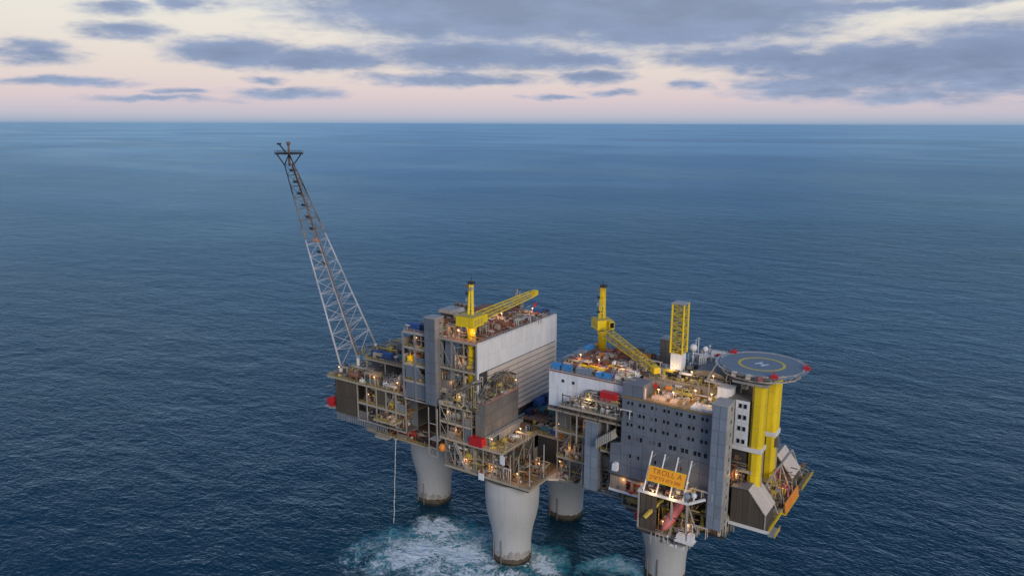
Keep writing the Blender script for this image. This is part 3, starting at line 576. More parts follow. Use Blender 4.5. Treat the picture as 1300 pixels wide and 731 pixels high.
# ------------------------------------------------------------------ process block (tall left block with the white wall)
def process_block():
    t = thing('process_block', 'tall process block with a big cream-white clad wall over lapped boards', 'platform module', (-30, -1, 52))
    Z = 93.7
    plate(t, -50, -10.3, -31.6, 28.8, Z, 'deckred', .5)
    MB().box(-10.9, -10.5, -31.6, 28.8, 54, Z - .55).build('core_wall', 'dark', t)
    panels(t, '+X', -10.5, -31.4, 28.7, 81.2, 93.6, 15, 2, 'white', gap=.05, t=.22)
    MB().box(-10.6, -9.9, -32.0, -31.45, 64.5, Z + .1).build('corner_post', 'white', t); MB().box(-10.6, -9.9, 28.75, 29.3, 64.5, Z + .1).build('corner_post', 'white', t)
    MB().box(-10.6, -9.7, -31.4, 28.7, 93.75, 94.1).build('coping', 'white', t)
    for k in range(10):
        zt = 80.9 - k * 2.34
        MB().prism([(-10.48, zt), (-10.1, zt), (-9.75, zt - .15), (-9.6, zt - 1.78), (-10.48, zt - 1.78)], 'Y', -25, 28.6).build('cladding_board', 'cream', t)
    for k in range(6): MB().box(-10.45, -10.2, -22 + 10 * k, -21.7 + 10 * k, 58, 81).build('cladding_batten', 'steel', t)
    # -Y face, open bays left of the stair tower
    frame(t, -50, -36.4, -32, 20, [64, 72, 79.5, 87, Z], 2, 3, 'grey', ('-Y', '-X'), .7, .25, 21, 'lsteel')
    for z, m in ((72, 'deck'), (79.5, 'deckyel'), (87, 'deck')):
        plate(t, -49.6, -36.5, -31.6, -20, z, m); railing(t, [(-49.6, -32), (-36.6, -32)], z, 'yellow2')
    MB().box(-49.6, -30, -24.5, -24, 64, Z - .6).build('bulkhead', 'bluegrey', t)
    panels(t, '-Y', -31.8, -49, -37, 64.6, 71.3, 4, 1, 'bluegrey', t=.2)
    panels(t, '-Y', -31.8, -49, -41, 73.0, 78.6, 2, 1, 'bluegrey', t=.2)
    panels(t, '-Y', -28.6, -29.4, -24, 66, 92.6, 2, 4, 'palebluegrey', t=.2); MB().box(-29.4, -23.9, -28.6, -28.2, 65, 92.9).build('backing_wall', 'bluegrey', t)
    MB().box(-24, -10.9, -25.2, -24.8, 64.5, Z - .6).build('bulkhead', 'dark', t)
    for z in (81.5, 71): plate(t, -29.9, -10.9, -31.8, -25, z, 'deck'); railing(t, [(-29.8, -32), (-11, -32)], z, 'lsteel')
    frame(t, -29.9, -11, -31.9, -20, [64, 71, 81.5, Z], 3, 2, 'msteel', ('-Y',), .42, .6, 22)
    railing(t, [(-10.9, 28), (-10.9, -31.7), (-49.9, -31.7), (-49.9, 20)], Z, 'lsteel', toe='lsteel')
    fill(t, -48, -38, -30.5, -26, 79.5, 86, 10, 23, ['yellow', 'yellow2', 'beige', 'rust', 'lsteel']); fill(t, -48, -38, -30.5, -26, 72, 79, 8, 24); fill(t, -48, -38, -30, -26, 87, 93, 8, 25, ['navy', 'dark', 'steel', 'beige', 'yellow2'])
    fill(t, -22.5, -17, -30.5, -27, 81.5, 92, 10, 26); fill(t, -28, -13, -30.5, -27, 71, 81, 14, 27); fill(t, -28, -13, -30.5, -27, 64, 70, 10, 28)
    # on the top deck
    fill(t, -36, -20, -30, -14, Z, Z + 7, 26, 29, ['lsteel', 'beige', 'cream', 'white', 'steel', 'rust', 'dark']); fill(t, -28, -13, -12, 22, Z, Z + 4.5, 26, 30, ['rust', 'deckred', 'pink', 'lsteel', 'beige', 'cream', 'steel', 'rust'])
    fill(t, -48, -38, -28, 10, Z, Z + 3.5, 14, 31)
    # turbine exhaust housing with pale hood
    b = MB().box(-44.5, -37.5, -13, -6, Z, 98.6); b.build('exhaust_housing', 'dark', t)
    MB().prism([(-45.3, 98.6), (-36.7, 98.6), (-37.6, 100.2), (-44.4, 100.2)], 'Y', -13.8, -5.2).build('exhaust_hood', 'lsteel', t)
    for k in range(3): MB().lathe((-43 + 2.2 * k, -3.5, 0), [(.9, Z), (.9, Z + 6.8), (1.15, Z + 7), (1.15, Z + 7.8)], 12).build('exhaust_stack', 'steel', t, True)
    for k in range(7): MB().tube((-32 + .9 * k, 27 - .2 * k, Z), (-32 + .9 * k, 27 - .2 * k, Z + 6 + (k * 37 % 5)), .3, 8).build('vent_pipe', 'beige', t, True)
    bits(t, -49, -37, -31.5, -25, 72, 79, 60, 221); bits(t, -49, -37, -31.5, -25, 79.5, 86.5, 70, 222, ['yellow', 'yellow2', 'rust', 'beige', 'dark', 'lsteel']); bits(t, -49, -37, -31.5, -25, 87, 93, 60, 223); bits(t, -29, -12, -31.5, -25.6, 64, 70.5, 80, 224); bits(t, -29, -12, -31.5, -25.6, 71, 81, 110, 225); bits(t, -23.5, -12, -31.5, -25.6, 81.5, 93, 110, 226); bits(t, -35, -11.5, -31, 26, Z, Z + 3.2, 300, 227, ['rust', 'pink', 'beige', 'cream', 'lsteel', 'steel', 'dark', 'rust']); bits(t, -34, -18, -31, -14, Z, Z + 7, 130, 228); bits(t, -49, -37, -31, 0, Z, Z + 3, 60, 229)
process_block()
for (x, y, L, m, rz, lb) in [(-46.5, -27.5, 6, 'blue', 4, 'blue container at the left corner of the tall block roof'), (-41.2, -27, 3, 'navy', -5, 'small navy container beside the grey stair tower on the tall block roof'),
                       (-13.5, 10, 5, 'blue', 85, 'low blue container by the roof edge above the white wall'), (-17, 24, 4.5, 'blue', 10, 'blue container near the far end of the white-walled roof'), (-14.2, 26, 3, 'navy', 0, 'dark container at the far corner of the white-walled roof')]:
    container(x, y, 93.7, L, 2.5, 2.5, m, lb, R(rz))

def stair_tower(x0, x1, y0, y1, z0, z1, m, m2, label, nz, loc=None, name='stair_tower', slot=True):
    t = thing(name, label, 'stair tower', ((x0 + x1) / 2, (y0 + y1) / 2, z0))
    MB().box(x0 + .2, x1 - .2, y0 + .2, y1 - .2, z0, z1 - .3).build('core', 'dark', t)
    panels(t, '-Y', y0 + .2, x0 + .1, x1 - .1, z0, z1 - .4, 2, nz, m, gap=.07, t=.2)
    panels(t, '+X', x1 - .2, y0 + .1, y1 - .1, z0, z1 - .4, 2, nz, m2, gap=.07, t=.2)
    panels(t, '-X', x0 + .2, y0 + .1, y1 - .1, z0, z1 - .4, 2, nz, m, gap=.07, t=.2)
    MB().box(x0 - .15, x1 + .15, y0 - .15, y1 + .15, z1 - .4, z1).build('roof_slab', 'lsteel', t)
    if slot:
        for k in range(nz):
            z = z0 + (k + .5) * (z1 - z0) / nz; window(t, '+X', x1 + .0, (y0 + y1) / 2 + .6, z, .7, 1.0)
    return t
stair_tower(-36, -30.2, -34.4, -28.5, 64.2, 102, 'bluegrey', 'grey', 'tall blue-grey stair tower in front of the process block, left of the yellow crane', 8)
stair_tower(37, 42.6, -28.3, -23.2, 44, 71.5, 'palebluegrey', 'grey', 'pale blue-grey stair tower in the gap left of the windowed grey block', 6)
stair_tower(87.2, 92.4, -33.5, -26.5, 45.5, 90.3, 'palebluegrey', 'lsteel', 'tall grey stair tower at the right corner of the windowed accommodation block', 10)

# ------------------------------------------------------------------ front process module (centre)
def front_module():
    t = thing('front_module', 'low open pipework module with a grey enclosure above the nearest concrete leg', 'platform module', (-8, -20, 37.3))
    plate(t, -25.5, 17, -35, -4, 40, 'deckyel', .5); plate(t, -28, 4, -35, -2, 52, 'deckyel', .5)
    MB().box(-24, 15, -33, -6, 37.4, 39.5).build('underdeck_girders', 'dark', t)
    railing(t, [(-25.5, -10), (-25.5, -35), (17, -35), (17, -14)], 40, 'lsteel', toeh=1.0); railing(t, [(-28, -12), (-28, -35), (4, -35), (4, -4)], 52, 'lsteel', toeh=1.0)
    frame(t, -25.2, 4, -34.6, -4, [40, 52], 6, 4, 'msteel', ('-Y', '+X'), .42, .4, 41)
    for x, y in ((7.5, -34.5), (11.5, -34.5), (16.6, -34.5), (16.6, -24)): MB().tube((x, y, 40), (x, y, 52 if x < 12 else 55), .22, 6).build('riser', 'lsteel', t)
    MB().box(-25, 3.5, -12.5, -12, 40, 51.5).build('bulkhead', 'steel', t);
    # enclosure
    MB().box(-10.9, -5.8, -32.8, -9, 52, 69.8).build('enclosure_core', 'steel', t)
    panels(t, '-Y', -32.8, -10.9, -5.8, 55, 69.6, 2, 3, 'steel', gap=.06, t=.2); panels(t, '+X', -5.8, -32.6, -9, 56.5, 69.6, 6, 3, 'steel', gap=.06, t=.2)
    MB().box(-11.1, -5.5, -33.1, -8.8, 69.8, 70.1).build('enclosure_roof', 'pink', t)
    MB().box(-10.5, -6.2, -14, -9.2, 70.1, 70.3).build('roof_hatch', 'yellow', t); railing(t, [(-11, -33), (-5.6, -33), (-5.6, -9)], 70.1, 'lsteel', toeh=.3)
    MB().box(-5.4, -3.2, -33.5, -9, 56.0, 56.3).build('walkway', 'lsteel', t); railing(t, [(-3.2, -33.5), (-3.2, -9)], 56.3, 'lsteel', toe='lsteel')
    for y in (-33, -25, -17, -9.5): MB().beam((-3.4, y, 52), (-3.4, y, 56), .25).build('walkway_post', 'lsteel', t)
    panels(t, '+X', -3.9, -26, -10, 52.3, 55.7, 5, 1, 'lsteel', gap=.1, t=.15)
    # left of the enclosure: deep framework of pipes
    frame(t, -28, -11.5, -34.6, -20, [52, 59, 66.5], 4, 3, 'msteel', ('-Y',), .36, .55, 42); plate(t, -28, -11.5, -34.6, -12, 59, 'deck'); plate(t, -28, -11.5, -34.6, -12, 66.5, 'deck')
    railing(t, [(-28, -34.7), (-11.5, -34.7)], 59, 'lsteel'); railing(t, [(-28, -34.7), (-11.5, -34.7)], 66.5, 'lsteel')
    MB().box(-28, -11.4, -22.3, -22, 52, 66).build('bulkhead', 'steel', t)
    fill(t, -26, -14, -33, -27, 52, 58.5, 18, 43); fill(t, -26, -14, -33, -27, 59, 66, 18, 44); fill(t, -26, -13, -33, -16, 66.5, 73, 34, 45, ['lsteel', 'beige', 'cream', 'steel', 'yellow2', 'dark', 'white'])
    fill(t, -22, 1, -33, -22, 40, 50, 34, 46); fill(t, 5, 15, -33, -18, 40, 46, 10, 47, ['deckyel', 'beige', 'rust', 'steel']); fill(t, -2, 2, -30, -8, 52, 55.5, 8, 48)
    plate(t, -25, 3, -34, -13, 46, 'deck', .3); railing(t, [(-25, -34.2), (3, -34.2)], 46, 'lsteel', toeh=.4)
    panels(t, '-Y', -30.5, -14, -6, 40.1, 45.6, 3, 1, 'lsteel', t=.2); panels(t, '-Y', -30.5, -2, 3, 46.1, 51.4, 2, 1, 'grey', t=.2); panels(t, '-Y', -29.5, -24, -18, 46.1, 51.4, 2, 1, 'teal', t=.2)
    fill(t, -24, 2, -33.5, -31, 46, 51.4, 26, 431); fill(t, -24, 2, -33.5, -31, 40, 45.6, 26, 432); bits(t, -25, 3.5, -34.3, -31, 40, 45.6, 170, 433, ['beige', 'steel', 'dark', 'deckyel', 'rust', 'lsteel']); bits(t, -25, 3.5, -34.3, -31, 46, 51.4, 170, 434, ['beige', 'steel', 'dark', 'deckyel', 'rust', 'lsteel'])
    # arched pipe bridge climbing over the enclosure towards the white wall
    pts = [(-24 + 1.7 * k, -30 + 1.55 * k, 70 + 5.2 * math.sin(math.pi * (.12 + .8 * k / 11))) for k in range(12)]
    for s in (-.9, .9): MB().path([(x + s * .6, y - s, z) for x, y, z in pts], .3).build('arched_pipe', 'steel', t, True)
    for x, y, z in pts[::2]: MB().beam((x, y, 66.5), (x, y, z), .3).build('pipe_support', 'steel', t)
    # dense rack climbing the front of the tall block and running along its white wall above the enclosure
    prf = lambda y: 70.2 + 8.2 * math.sin(math.pi * min(1, max(0.0, (y + 36) / 34))) ** .8
    for q in range(9):
        y = -33 + 3 * q; z = prf(y); b = MB()
        for x in (-9.2, -7.4): b.beam((x, y, 70.1), (x, y, z), .26)
        b.beam((-9.4, y, z), (-7.2, y, z), .3); b.beam((-9.3, y, (70.1 + z) / 2), (-7.3, y, (70.1 + z) / 2), .22); b.build('rack_portal', 'steel', t)
    for q, (x, o, m) in enumerate(((-9.1, .3, 'steel'), (-8.6, .35, 'dark'), (-8.0, .3, 'msteel'), (-7.5, .3, 'dark'), (-8.9, -1.6, 'beige'), (-8.2, -1.8, 'steel'), (-7.6, -2.6, 'rust'), (-8.8, -3.2, 'msteel'))):
        MB().path([(x, -33.4 + 2.1 * k, prf(-33.4 + 2.1 * k) + o) for k in range(13)], .24).build('rack_pipe', m, t, True)
    for q in range(8): y0 = -33 + 3 * q; bits(t, -9.3, -7.0, y0, y0 + 3, 70.1, prf(y0 + 1.5) + 1.2, 22, 500 + q, ['steel', 'dark', 'msteel', 'beige', 'yellow2', 'brown'])
    for q in range(6): x0 = -28 + 3 * q; zt = 67.5 + 1.8 * q; bits(t, x0, x0 + 3, -34.6, -32.6, 66.5, zt + 1.5, 34, 520 + q, ['steel', 'dark', 'msteel', 'beige', 'yellow2', 'lsteel', 'brown']); MB().beam((x0, -34.6, 66.5), (x0, -34.6, zt), .28).beam((x0, -34.6, zt), (x0 + 3, -34.6, zt + 1.8), .28).build('rack_portal', 'steel', t)
    for q in range(4): MB().path([(-28, -34.2 + .4 * q, 67.4 + .5 * q), (-22, -34.2 + .4 * q, 70.5 + .5 * q), (-10.5, -34.2 + .4 * q, 77.2 + .5 * q), (-8.5, -32 + .4 * q, 77.6 + .5 * q)], .24).build('rack_pipe', ['steel', 'dark', 'beige', 'msteel'][q], t, True)
    # white instrument boards on the deck fronts
    MB().box(3.2, 5.4, -35.6, -35.3, 47.6, 51.2).beam((4.3, -35.2, 47), (4.3, -35.2, 51.8), .25).build('notice_board', 'white2', t)
    MB().box(-7.2, -4.6, -36, -35.6, 38.4, 41.2).build('notice_board', 'white2', t)
    b = MB()
    for s in (0, 1): b.beam((-20 + s * 1.2, -35.6, 51), (-14 + s * 1.2, -35.6, 40.5), .25, .5)
    for k in range(14): b.box(-20 + 6 * k / 14, -18.8 + 6 * k / 14, -36, -35.2, 51 - 10.5 * k / 14, 51.1 - 10.5 * k / 14)
    b.build('stair_flight', 'lsteel', t)
    # basket platform hung at the left
    MB().box(-33, -28.2, -36, -31, 49.6, 49.9).build('basket_floor', 'lsteel', t)
    for x, y in ((-33, -36), (-28.3, -36), (-33, -31)): MB().beam((x, y, 42.6), (x, y, 64), .3).build('basket_post', 'lsteel', t)
    for z in (42.6, 46.2, 49.8, 57): MB().beam((-33, -36, z), (-28.3, -36, z), .3).build('basket_rail', 'lsteel', t)
    bits(t, -27, -12, -34, -22.5, 52, 58.5, 120, 231); bits(t, -27, -12, -34, -22.5, 59, 66, 120, 232); bits(t, -27, -12, -34, -13, 66.5, 72, 140, 233); bits(t, -24, 3, -34, -13, 40, 51, 260, 234, ['beige', 'lsteel', 'steel', 'dark', 'deckyel', 'rust', 'yellow2', 'teal']); bits(t, 4, 16, -34, -14, 40, 45, 80, 235, ['beige', 'deckyel', 'rust', 'steel']); bits(t, -3, 3.6, -34.5, -4, 52, 54, 60, 236, ['beige', 'deckyel', 'yellow2', 'lsteel']); bits(t, -10.5, -6, -32, -15, 70.1, 71.5, 30, 237, ['pink', 'cream', 'beige', 'lsteel'])
front_module()
container(-9.0, -34.0 + .0, 52, 6.4, 3.0, 3.6, 'red', 'bright red container on the front deck before the grey enclosure')
def orange_ball():
    x, y, z = -25.8, -36.2, 45.6
    t = thing('rescue_pod', 'round orange pod hanging at the left corner of the front module', 'pod', (x, y, z))
    MB().lathe((x, y, 0), [(.5, z + .5), (1.2, z + .8), (1.5, z + 1.6), (1.5, z + 2.6), (1.0, z + 3.4), (.4, z + 3.8)], 6).build('hull', 'orange', t, True)
    MB().tube((x, y, z + 3.7), (x, y, 51.6), .12, 6).build('fall_wire', 'dark', t)
orange_ball()

# ------------------------------------------------------------------ gap deck
def gap_deck():
    t = thing('gap_deck', 'sunken ochre deck with loose gear in the gap between the two tall halves', 'platform module', (10, 8, 37))
    plate(t, 4.2, 20.5, -9.5, 30, 52, 'deckyel', .5); plate(t, -9.4, 20, 3, 30, 54, 'deckred', .4); plate(t, -9.4, 3.9, -1.9, 2.99, 54, 'deckred', .4); plate(t, 17.2, 50, -14.5, 28, 40, 'deck', .6)
    MB().box(-10, 3.9, -1.7, 30, 40, 53.5).build('bulkhead', 'dark', t); MB().box(4.2, 20, 3, 3.4, 52, 53.6).build('bulkhead', 'dark', t)
    MB().box(-9, 49, -5.5, 26, 37.2, 39.3).build('underdeck_girders', 'dark', t)
    MB().box(4.2, 20.4, -8.6, -8.2, 40, 51.4).build('bulkhead', 'dark', t)  # last sheet is put in dark for the shade inside the under-deck opening
    railing(t, [(4.2, -9.5), (20.4, -9.5)], 52, 'yellow2', toeh=.9); railing(t, [(17.2, -14.5), (36.5, -14.5)], 40, 'lsteel', toeh=1.4, toe='cream'); railing(t, [(-9, -1.7), (4, -1.7)], 54, 'lsteel')
    # canted deck edge beside the middle leg
    MB().prism([(16.8, -22), (18, -22), (31, -14.6), (17.2, -14.6)], 'Z', 39.1, 39.9).build('canted_edge', 'cream', t)
    fill(t, 6, 19, -8.5, 2.5, 52, 55, 18, 51, ['yellow', 'deckyel', 'teal', 'blue', 'orange', 'navy', 'beige', 'yellow2']); fill(t, -8, 3, 5, 25, 54, 57, 14, 52, ['navy', 'teal', 'dark', 'rust']); fill(t, 18, 35, -13.5, -10, 40, 46, 12, 53)
    bits(t, 5, 20, -9, 2.5, 52, 54.5, 120, 241, ['yellow', 'deckyel', 'beige', 'orange', 'navy', 'teal', 'rust']); bits(t, -9, 19, -1, 28, 54, 56.5, 160, 242, ['rust', 'navy', 'dark', 'teal', 'deckred']); bits(t, 18, 36, -14, -10, 40, 46, 70, 243)
gap_deck()
for (x, y, z, L, m, rz, lb) in [(-7.2, 3, 54, 6, 'navy', 90, 'navy container nearest along the foot of the lapped boards in the gap'), (-7.2, 10, 54, 6, 'teal', 90, 'dark teal container lower of a stack under the lapped boards'), (-7.2, 10.2, 56.6, 6, 'blue', 90, 'blue container on top of the teal one under the lapped boards'),
                                (-7, 17, 54, 6, 'blue', 92, 'blue container lower of the far stack under the lapped boards'), (-7, 17.3, 56.6, 6, 'navy', 92, 'navy container on top of the far stack under the lapped boards'), (-6.8, 24, 54, 6, 'blue', 88, 'blue container deepest in the gap'), (1.5, 9, 54, 6, 'teal', 88, 'dark teal container in the gap standing clear of the walls'), (-1.5, 18, 54, 6, 'navy', 20, 'navy container standing askew in the middle of the gap'),
                                (7.4, -7.2, 52, 4.5, 'teal', 4, 'teal container on the ochre deck front edge in the gap'), (11.8, -7.4, 52, 3, 'blue', 0, 'small blue container on the ochre deck in the gap'), (15.0, -7.4, 52, 2.4, 'orange', 0, 'orange box at the right end of the ochre deck in the gap'), (12, -2.4, 52, 6, 'navy', 8, 'navy container behind the small blue one on the ochre deck'), (17, 9, 54, 6, 'navy', 30, 'navy container against the foot of the white block')]:
    container(x, y, z, L, 2.4, 2.6, m, lb, R(rz))

# ------------------------------------------------------------------ utility block (white, right of gap)
def utility_block():
    t = thing('utility_block', 'white clad block with a rust-red roof deck raised on pipework right of the gap', 'platform module', (36, -7, 40))
    MB().box(20.2, 52, -26.7, 11.8, 73.6, 87.4).build('core', 'steel', t)
    plate(t, 19.8, 52.3, -27.1, 12.2, 88, 'deckred', .5)
    panels(t, '-Y', -26.7, 20.2, 36.2, 73.6, 87.4, 4, 2, 'white2', gap=.05); panels(t, '-Y', -26.7, 36.2, 52, 82, 87.4, 4, 1, 'white2', gap=.05); panels(t, '-Y', -26.7, 36.2, 52, 73.6, 81.6, 4, 2, 'lsteel', gap=.06)
    panels(t, '-X', 20.2, -26.6, 11.8, 73.6, 87.4, 8, 2, 'white2', gap=.05)
    railing(t, [(19.9, 12), (19.9, -27), (52, -27)], 88, 'lsteel', toe='white2', toeh=.6)
    for x in (26.5, 31): window(t, '-Y', -26.88, x, 84.4, .9, .9)
    b = MB().lathe((29.6, -27.1, 76.2), [(1.1, -.5), (1.35, -.3), (1.35, .3), (1.1, .3)], 14, 'Y'); b.build('fan_housing', 'steel', t, False)
    MB().prism([(36.6, 81.2), (51.8, 81.2), (51.8, 81.5), (36.6, 81.5)], 'Y', -31.5, -26.9).build('ledge_deck', 'deck', t); railing(t, [(36.6, -27), (36.6, -31.4), (51.8, -31.4)], 81.5, 'lsteel')
    MB().prism([(28, 76.4), (51.8, 76.4), (51.8, 76.7), (28, 76.7)], 'Y', -32, -26.9).build('ledge_deck', 'deck', t); railing(t, [(28, -27), (28, -32), (51.8, -32)], 76.7, 'lsteel')
    for x in (29, 36.7, 44, 51.5): MB().beam((x, -31.3, 72.6), (x, -31.3, 81.2), .3).build('ledge_post', 'dark', t)
    fill(t, 38, 44, -30, -28, 81.5, 85, 6, 61, ['lsteel', 'dark', 'steel', 'white']); fill(t, 30, 50, -31, -28.5, 76.7, 80.5, 14, 62, ['lsteel', 'dark', 'steel', 'white', 'cream', 'beige'])
    # open framing below
    frame(t, 20.5, 49.5, -20, 10, [40.1, 50, 61, 73.4], 5, 3, 'msteel', ('-Y',), .42, .5, 63, 'msteel')
    for z in (50, 61): plate(t, 20.3, 49.8, -20.2, 10, z, 'deck'); railing(t, [(20.3, -20.3), (49.8, -20.3)], z, 'yellow2')
    plate(t, 20.3, 52, -27.5, 10, 72.6, 'rust'); railing(t, [(20.3, -20), (20.3, -27.6), (52, -27.6)], 72.6, 'lsteel')
    MB().box(20.6, 49.4, -15.6, -15.2, 40.1, 72).build('bulkhead', 'steel', t)
    for z, s in ((40.1, 64), (50, 65), (61, 66)): fill(t, 22, 47, -19.2, -16.6, z, z + 8.5, 30, s)
    fill(t, 22, 35, -26.5, -21, 72.6, 73.6, 3, 67)
    for x, y in ((24, -27.2), (33, -27.2), (46, -27.2)): MB().beam((x, y, 61), (x, y, 72.2), .4).build('hanger', 'lsteel', t)
    plate(t, 43.5, 50, -27.6, -20.4, 61, 'rust'); railing(t, [(43.5, -27.6), (50, -27.6)], 61, 'yellow2'); fill(t, 44, 49, -26.5, -22, 61, 70, 8, 68, ['rust', 'lsteel', 'beige', 'dark'])
    # boxy gangway with pale ribs between tower and block
    b = MB()
    for k in range(9): b.box(43.4 + k * .75, 43.85 + k * .75, -31.2, -27.8, 63 + .55 * k, 66.4 + .55 * k)
    b.beam((43.2, -29.5, 64), (50.2, -29.5, 69), 2.6, 2.2); b.build('gangway', 'lsteel', t)
    # roof gear
    fill(t, 23, 50, -24, -14, 88, 91.5, 26, 69, ['orange', 'rust', 'deckred', 'pink', 'lsteel', 'beige', 'cream', 'yellow', 'steel']); fill(t, 30, 51, -14, 8, 88, 92, 26, 70, ['rust', 'deckred', 'lsteel', 'orange', 'pink', 'steel', 'rust'])
    fill(t, 46, 53, -26, -8, 88, 94, 22, 71, ['white', 'lsteel', 'cream', 'steel', 'white2', 'beige', 'dark'])
    MB().tube((24, -17, 88.9), (33, -20, 88.9), .5, 8).tube((24.4, -16, 88.9), (33.4, -19, 88.9), .5, 8).build('pipe_bundle', 'yellow', t, True)
    bits(t, 21, 49, -20, -16, 40.2, 49, 170, 251); bits(t, 21, 49, -20, -16, 50, 60, 170, 252); bits(t, 21, 49, -20, -16, 61, 72, 170, 253, ['steel', 'dark', 'beige', 'rust', 'lsteel']); bits(t, 29, 51, -31.5, -27.2, 76.8, 81, 110, 254, ['lsteel', 'white', 'dark', 'beige', 'steel']); bits(t, 37, 51, -31, -27.2, 81.6, 84, 50, 255); bits(t, 22, 51, -24, 10, 88, 90, 260, 256, ['rust', 'orange', 'deckred', 'pink', 'beige', 'lsteel', 'steel']); bits(t, 44, 52, -26.5, -6, 88, 94, 140, 257, ['white', 'cream', 'lsteel', 'steel', 'beige', 'dark', 'pink']); bits(t, 22, 51, -27, -21, 72.6, 75, 60, 258, ['rust', 'beige', 'steel', 'dark'])
utility_block()
container(47.5, -29.6, 81.5, 6.2, 2.6, 3.4, 'red', 'red container on the ledge between the white block and the windowed block')
for i, (x, y, m, L, rz, lb) in enumerate([(22.5, -25.3, 'sky', 3.4, 0, 'bright blue box at the near left corner of the white block roof'), (27.5, -25.4, 'sky', 3.8, 0, 'bright blue box second along the front roof edge of the white block'), (34.5, -25.3, 'palebluegrey', 6, 0, 'long pale blue box along the front roof edge of the white block'),
                                      (41.2, -25.2, 'sky', 2.6, 0, 'bright blue box left of a pair near the windowed block'), (44.6, -25.2, 'sky', 2.8, 0, 'bright blue box right of a pair near the windowed block'), (21.4, -14, 'palebluegrey', 6, 90, 'pale blue box nearest along the left roof edge of the white block'),
                                      (21.4, -6, 'palebluegrey', 6, 90, 'pale blue box midway along the left roof edge of the white block'), (21.4, 3, 'sky', 6, 90, 'blue box farthest along the left roof edge below the crane')]):
    container(x, y, 88, L, 2.0, 2.3, m, lb, R(rz), 'storage_box')

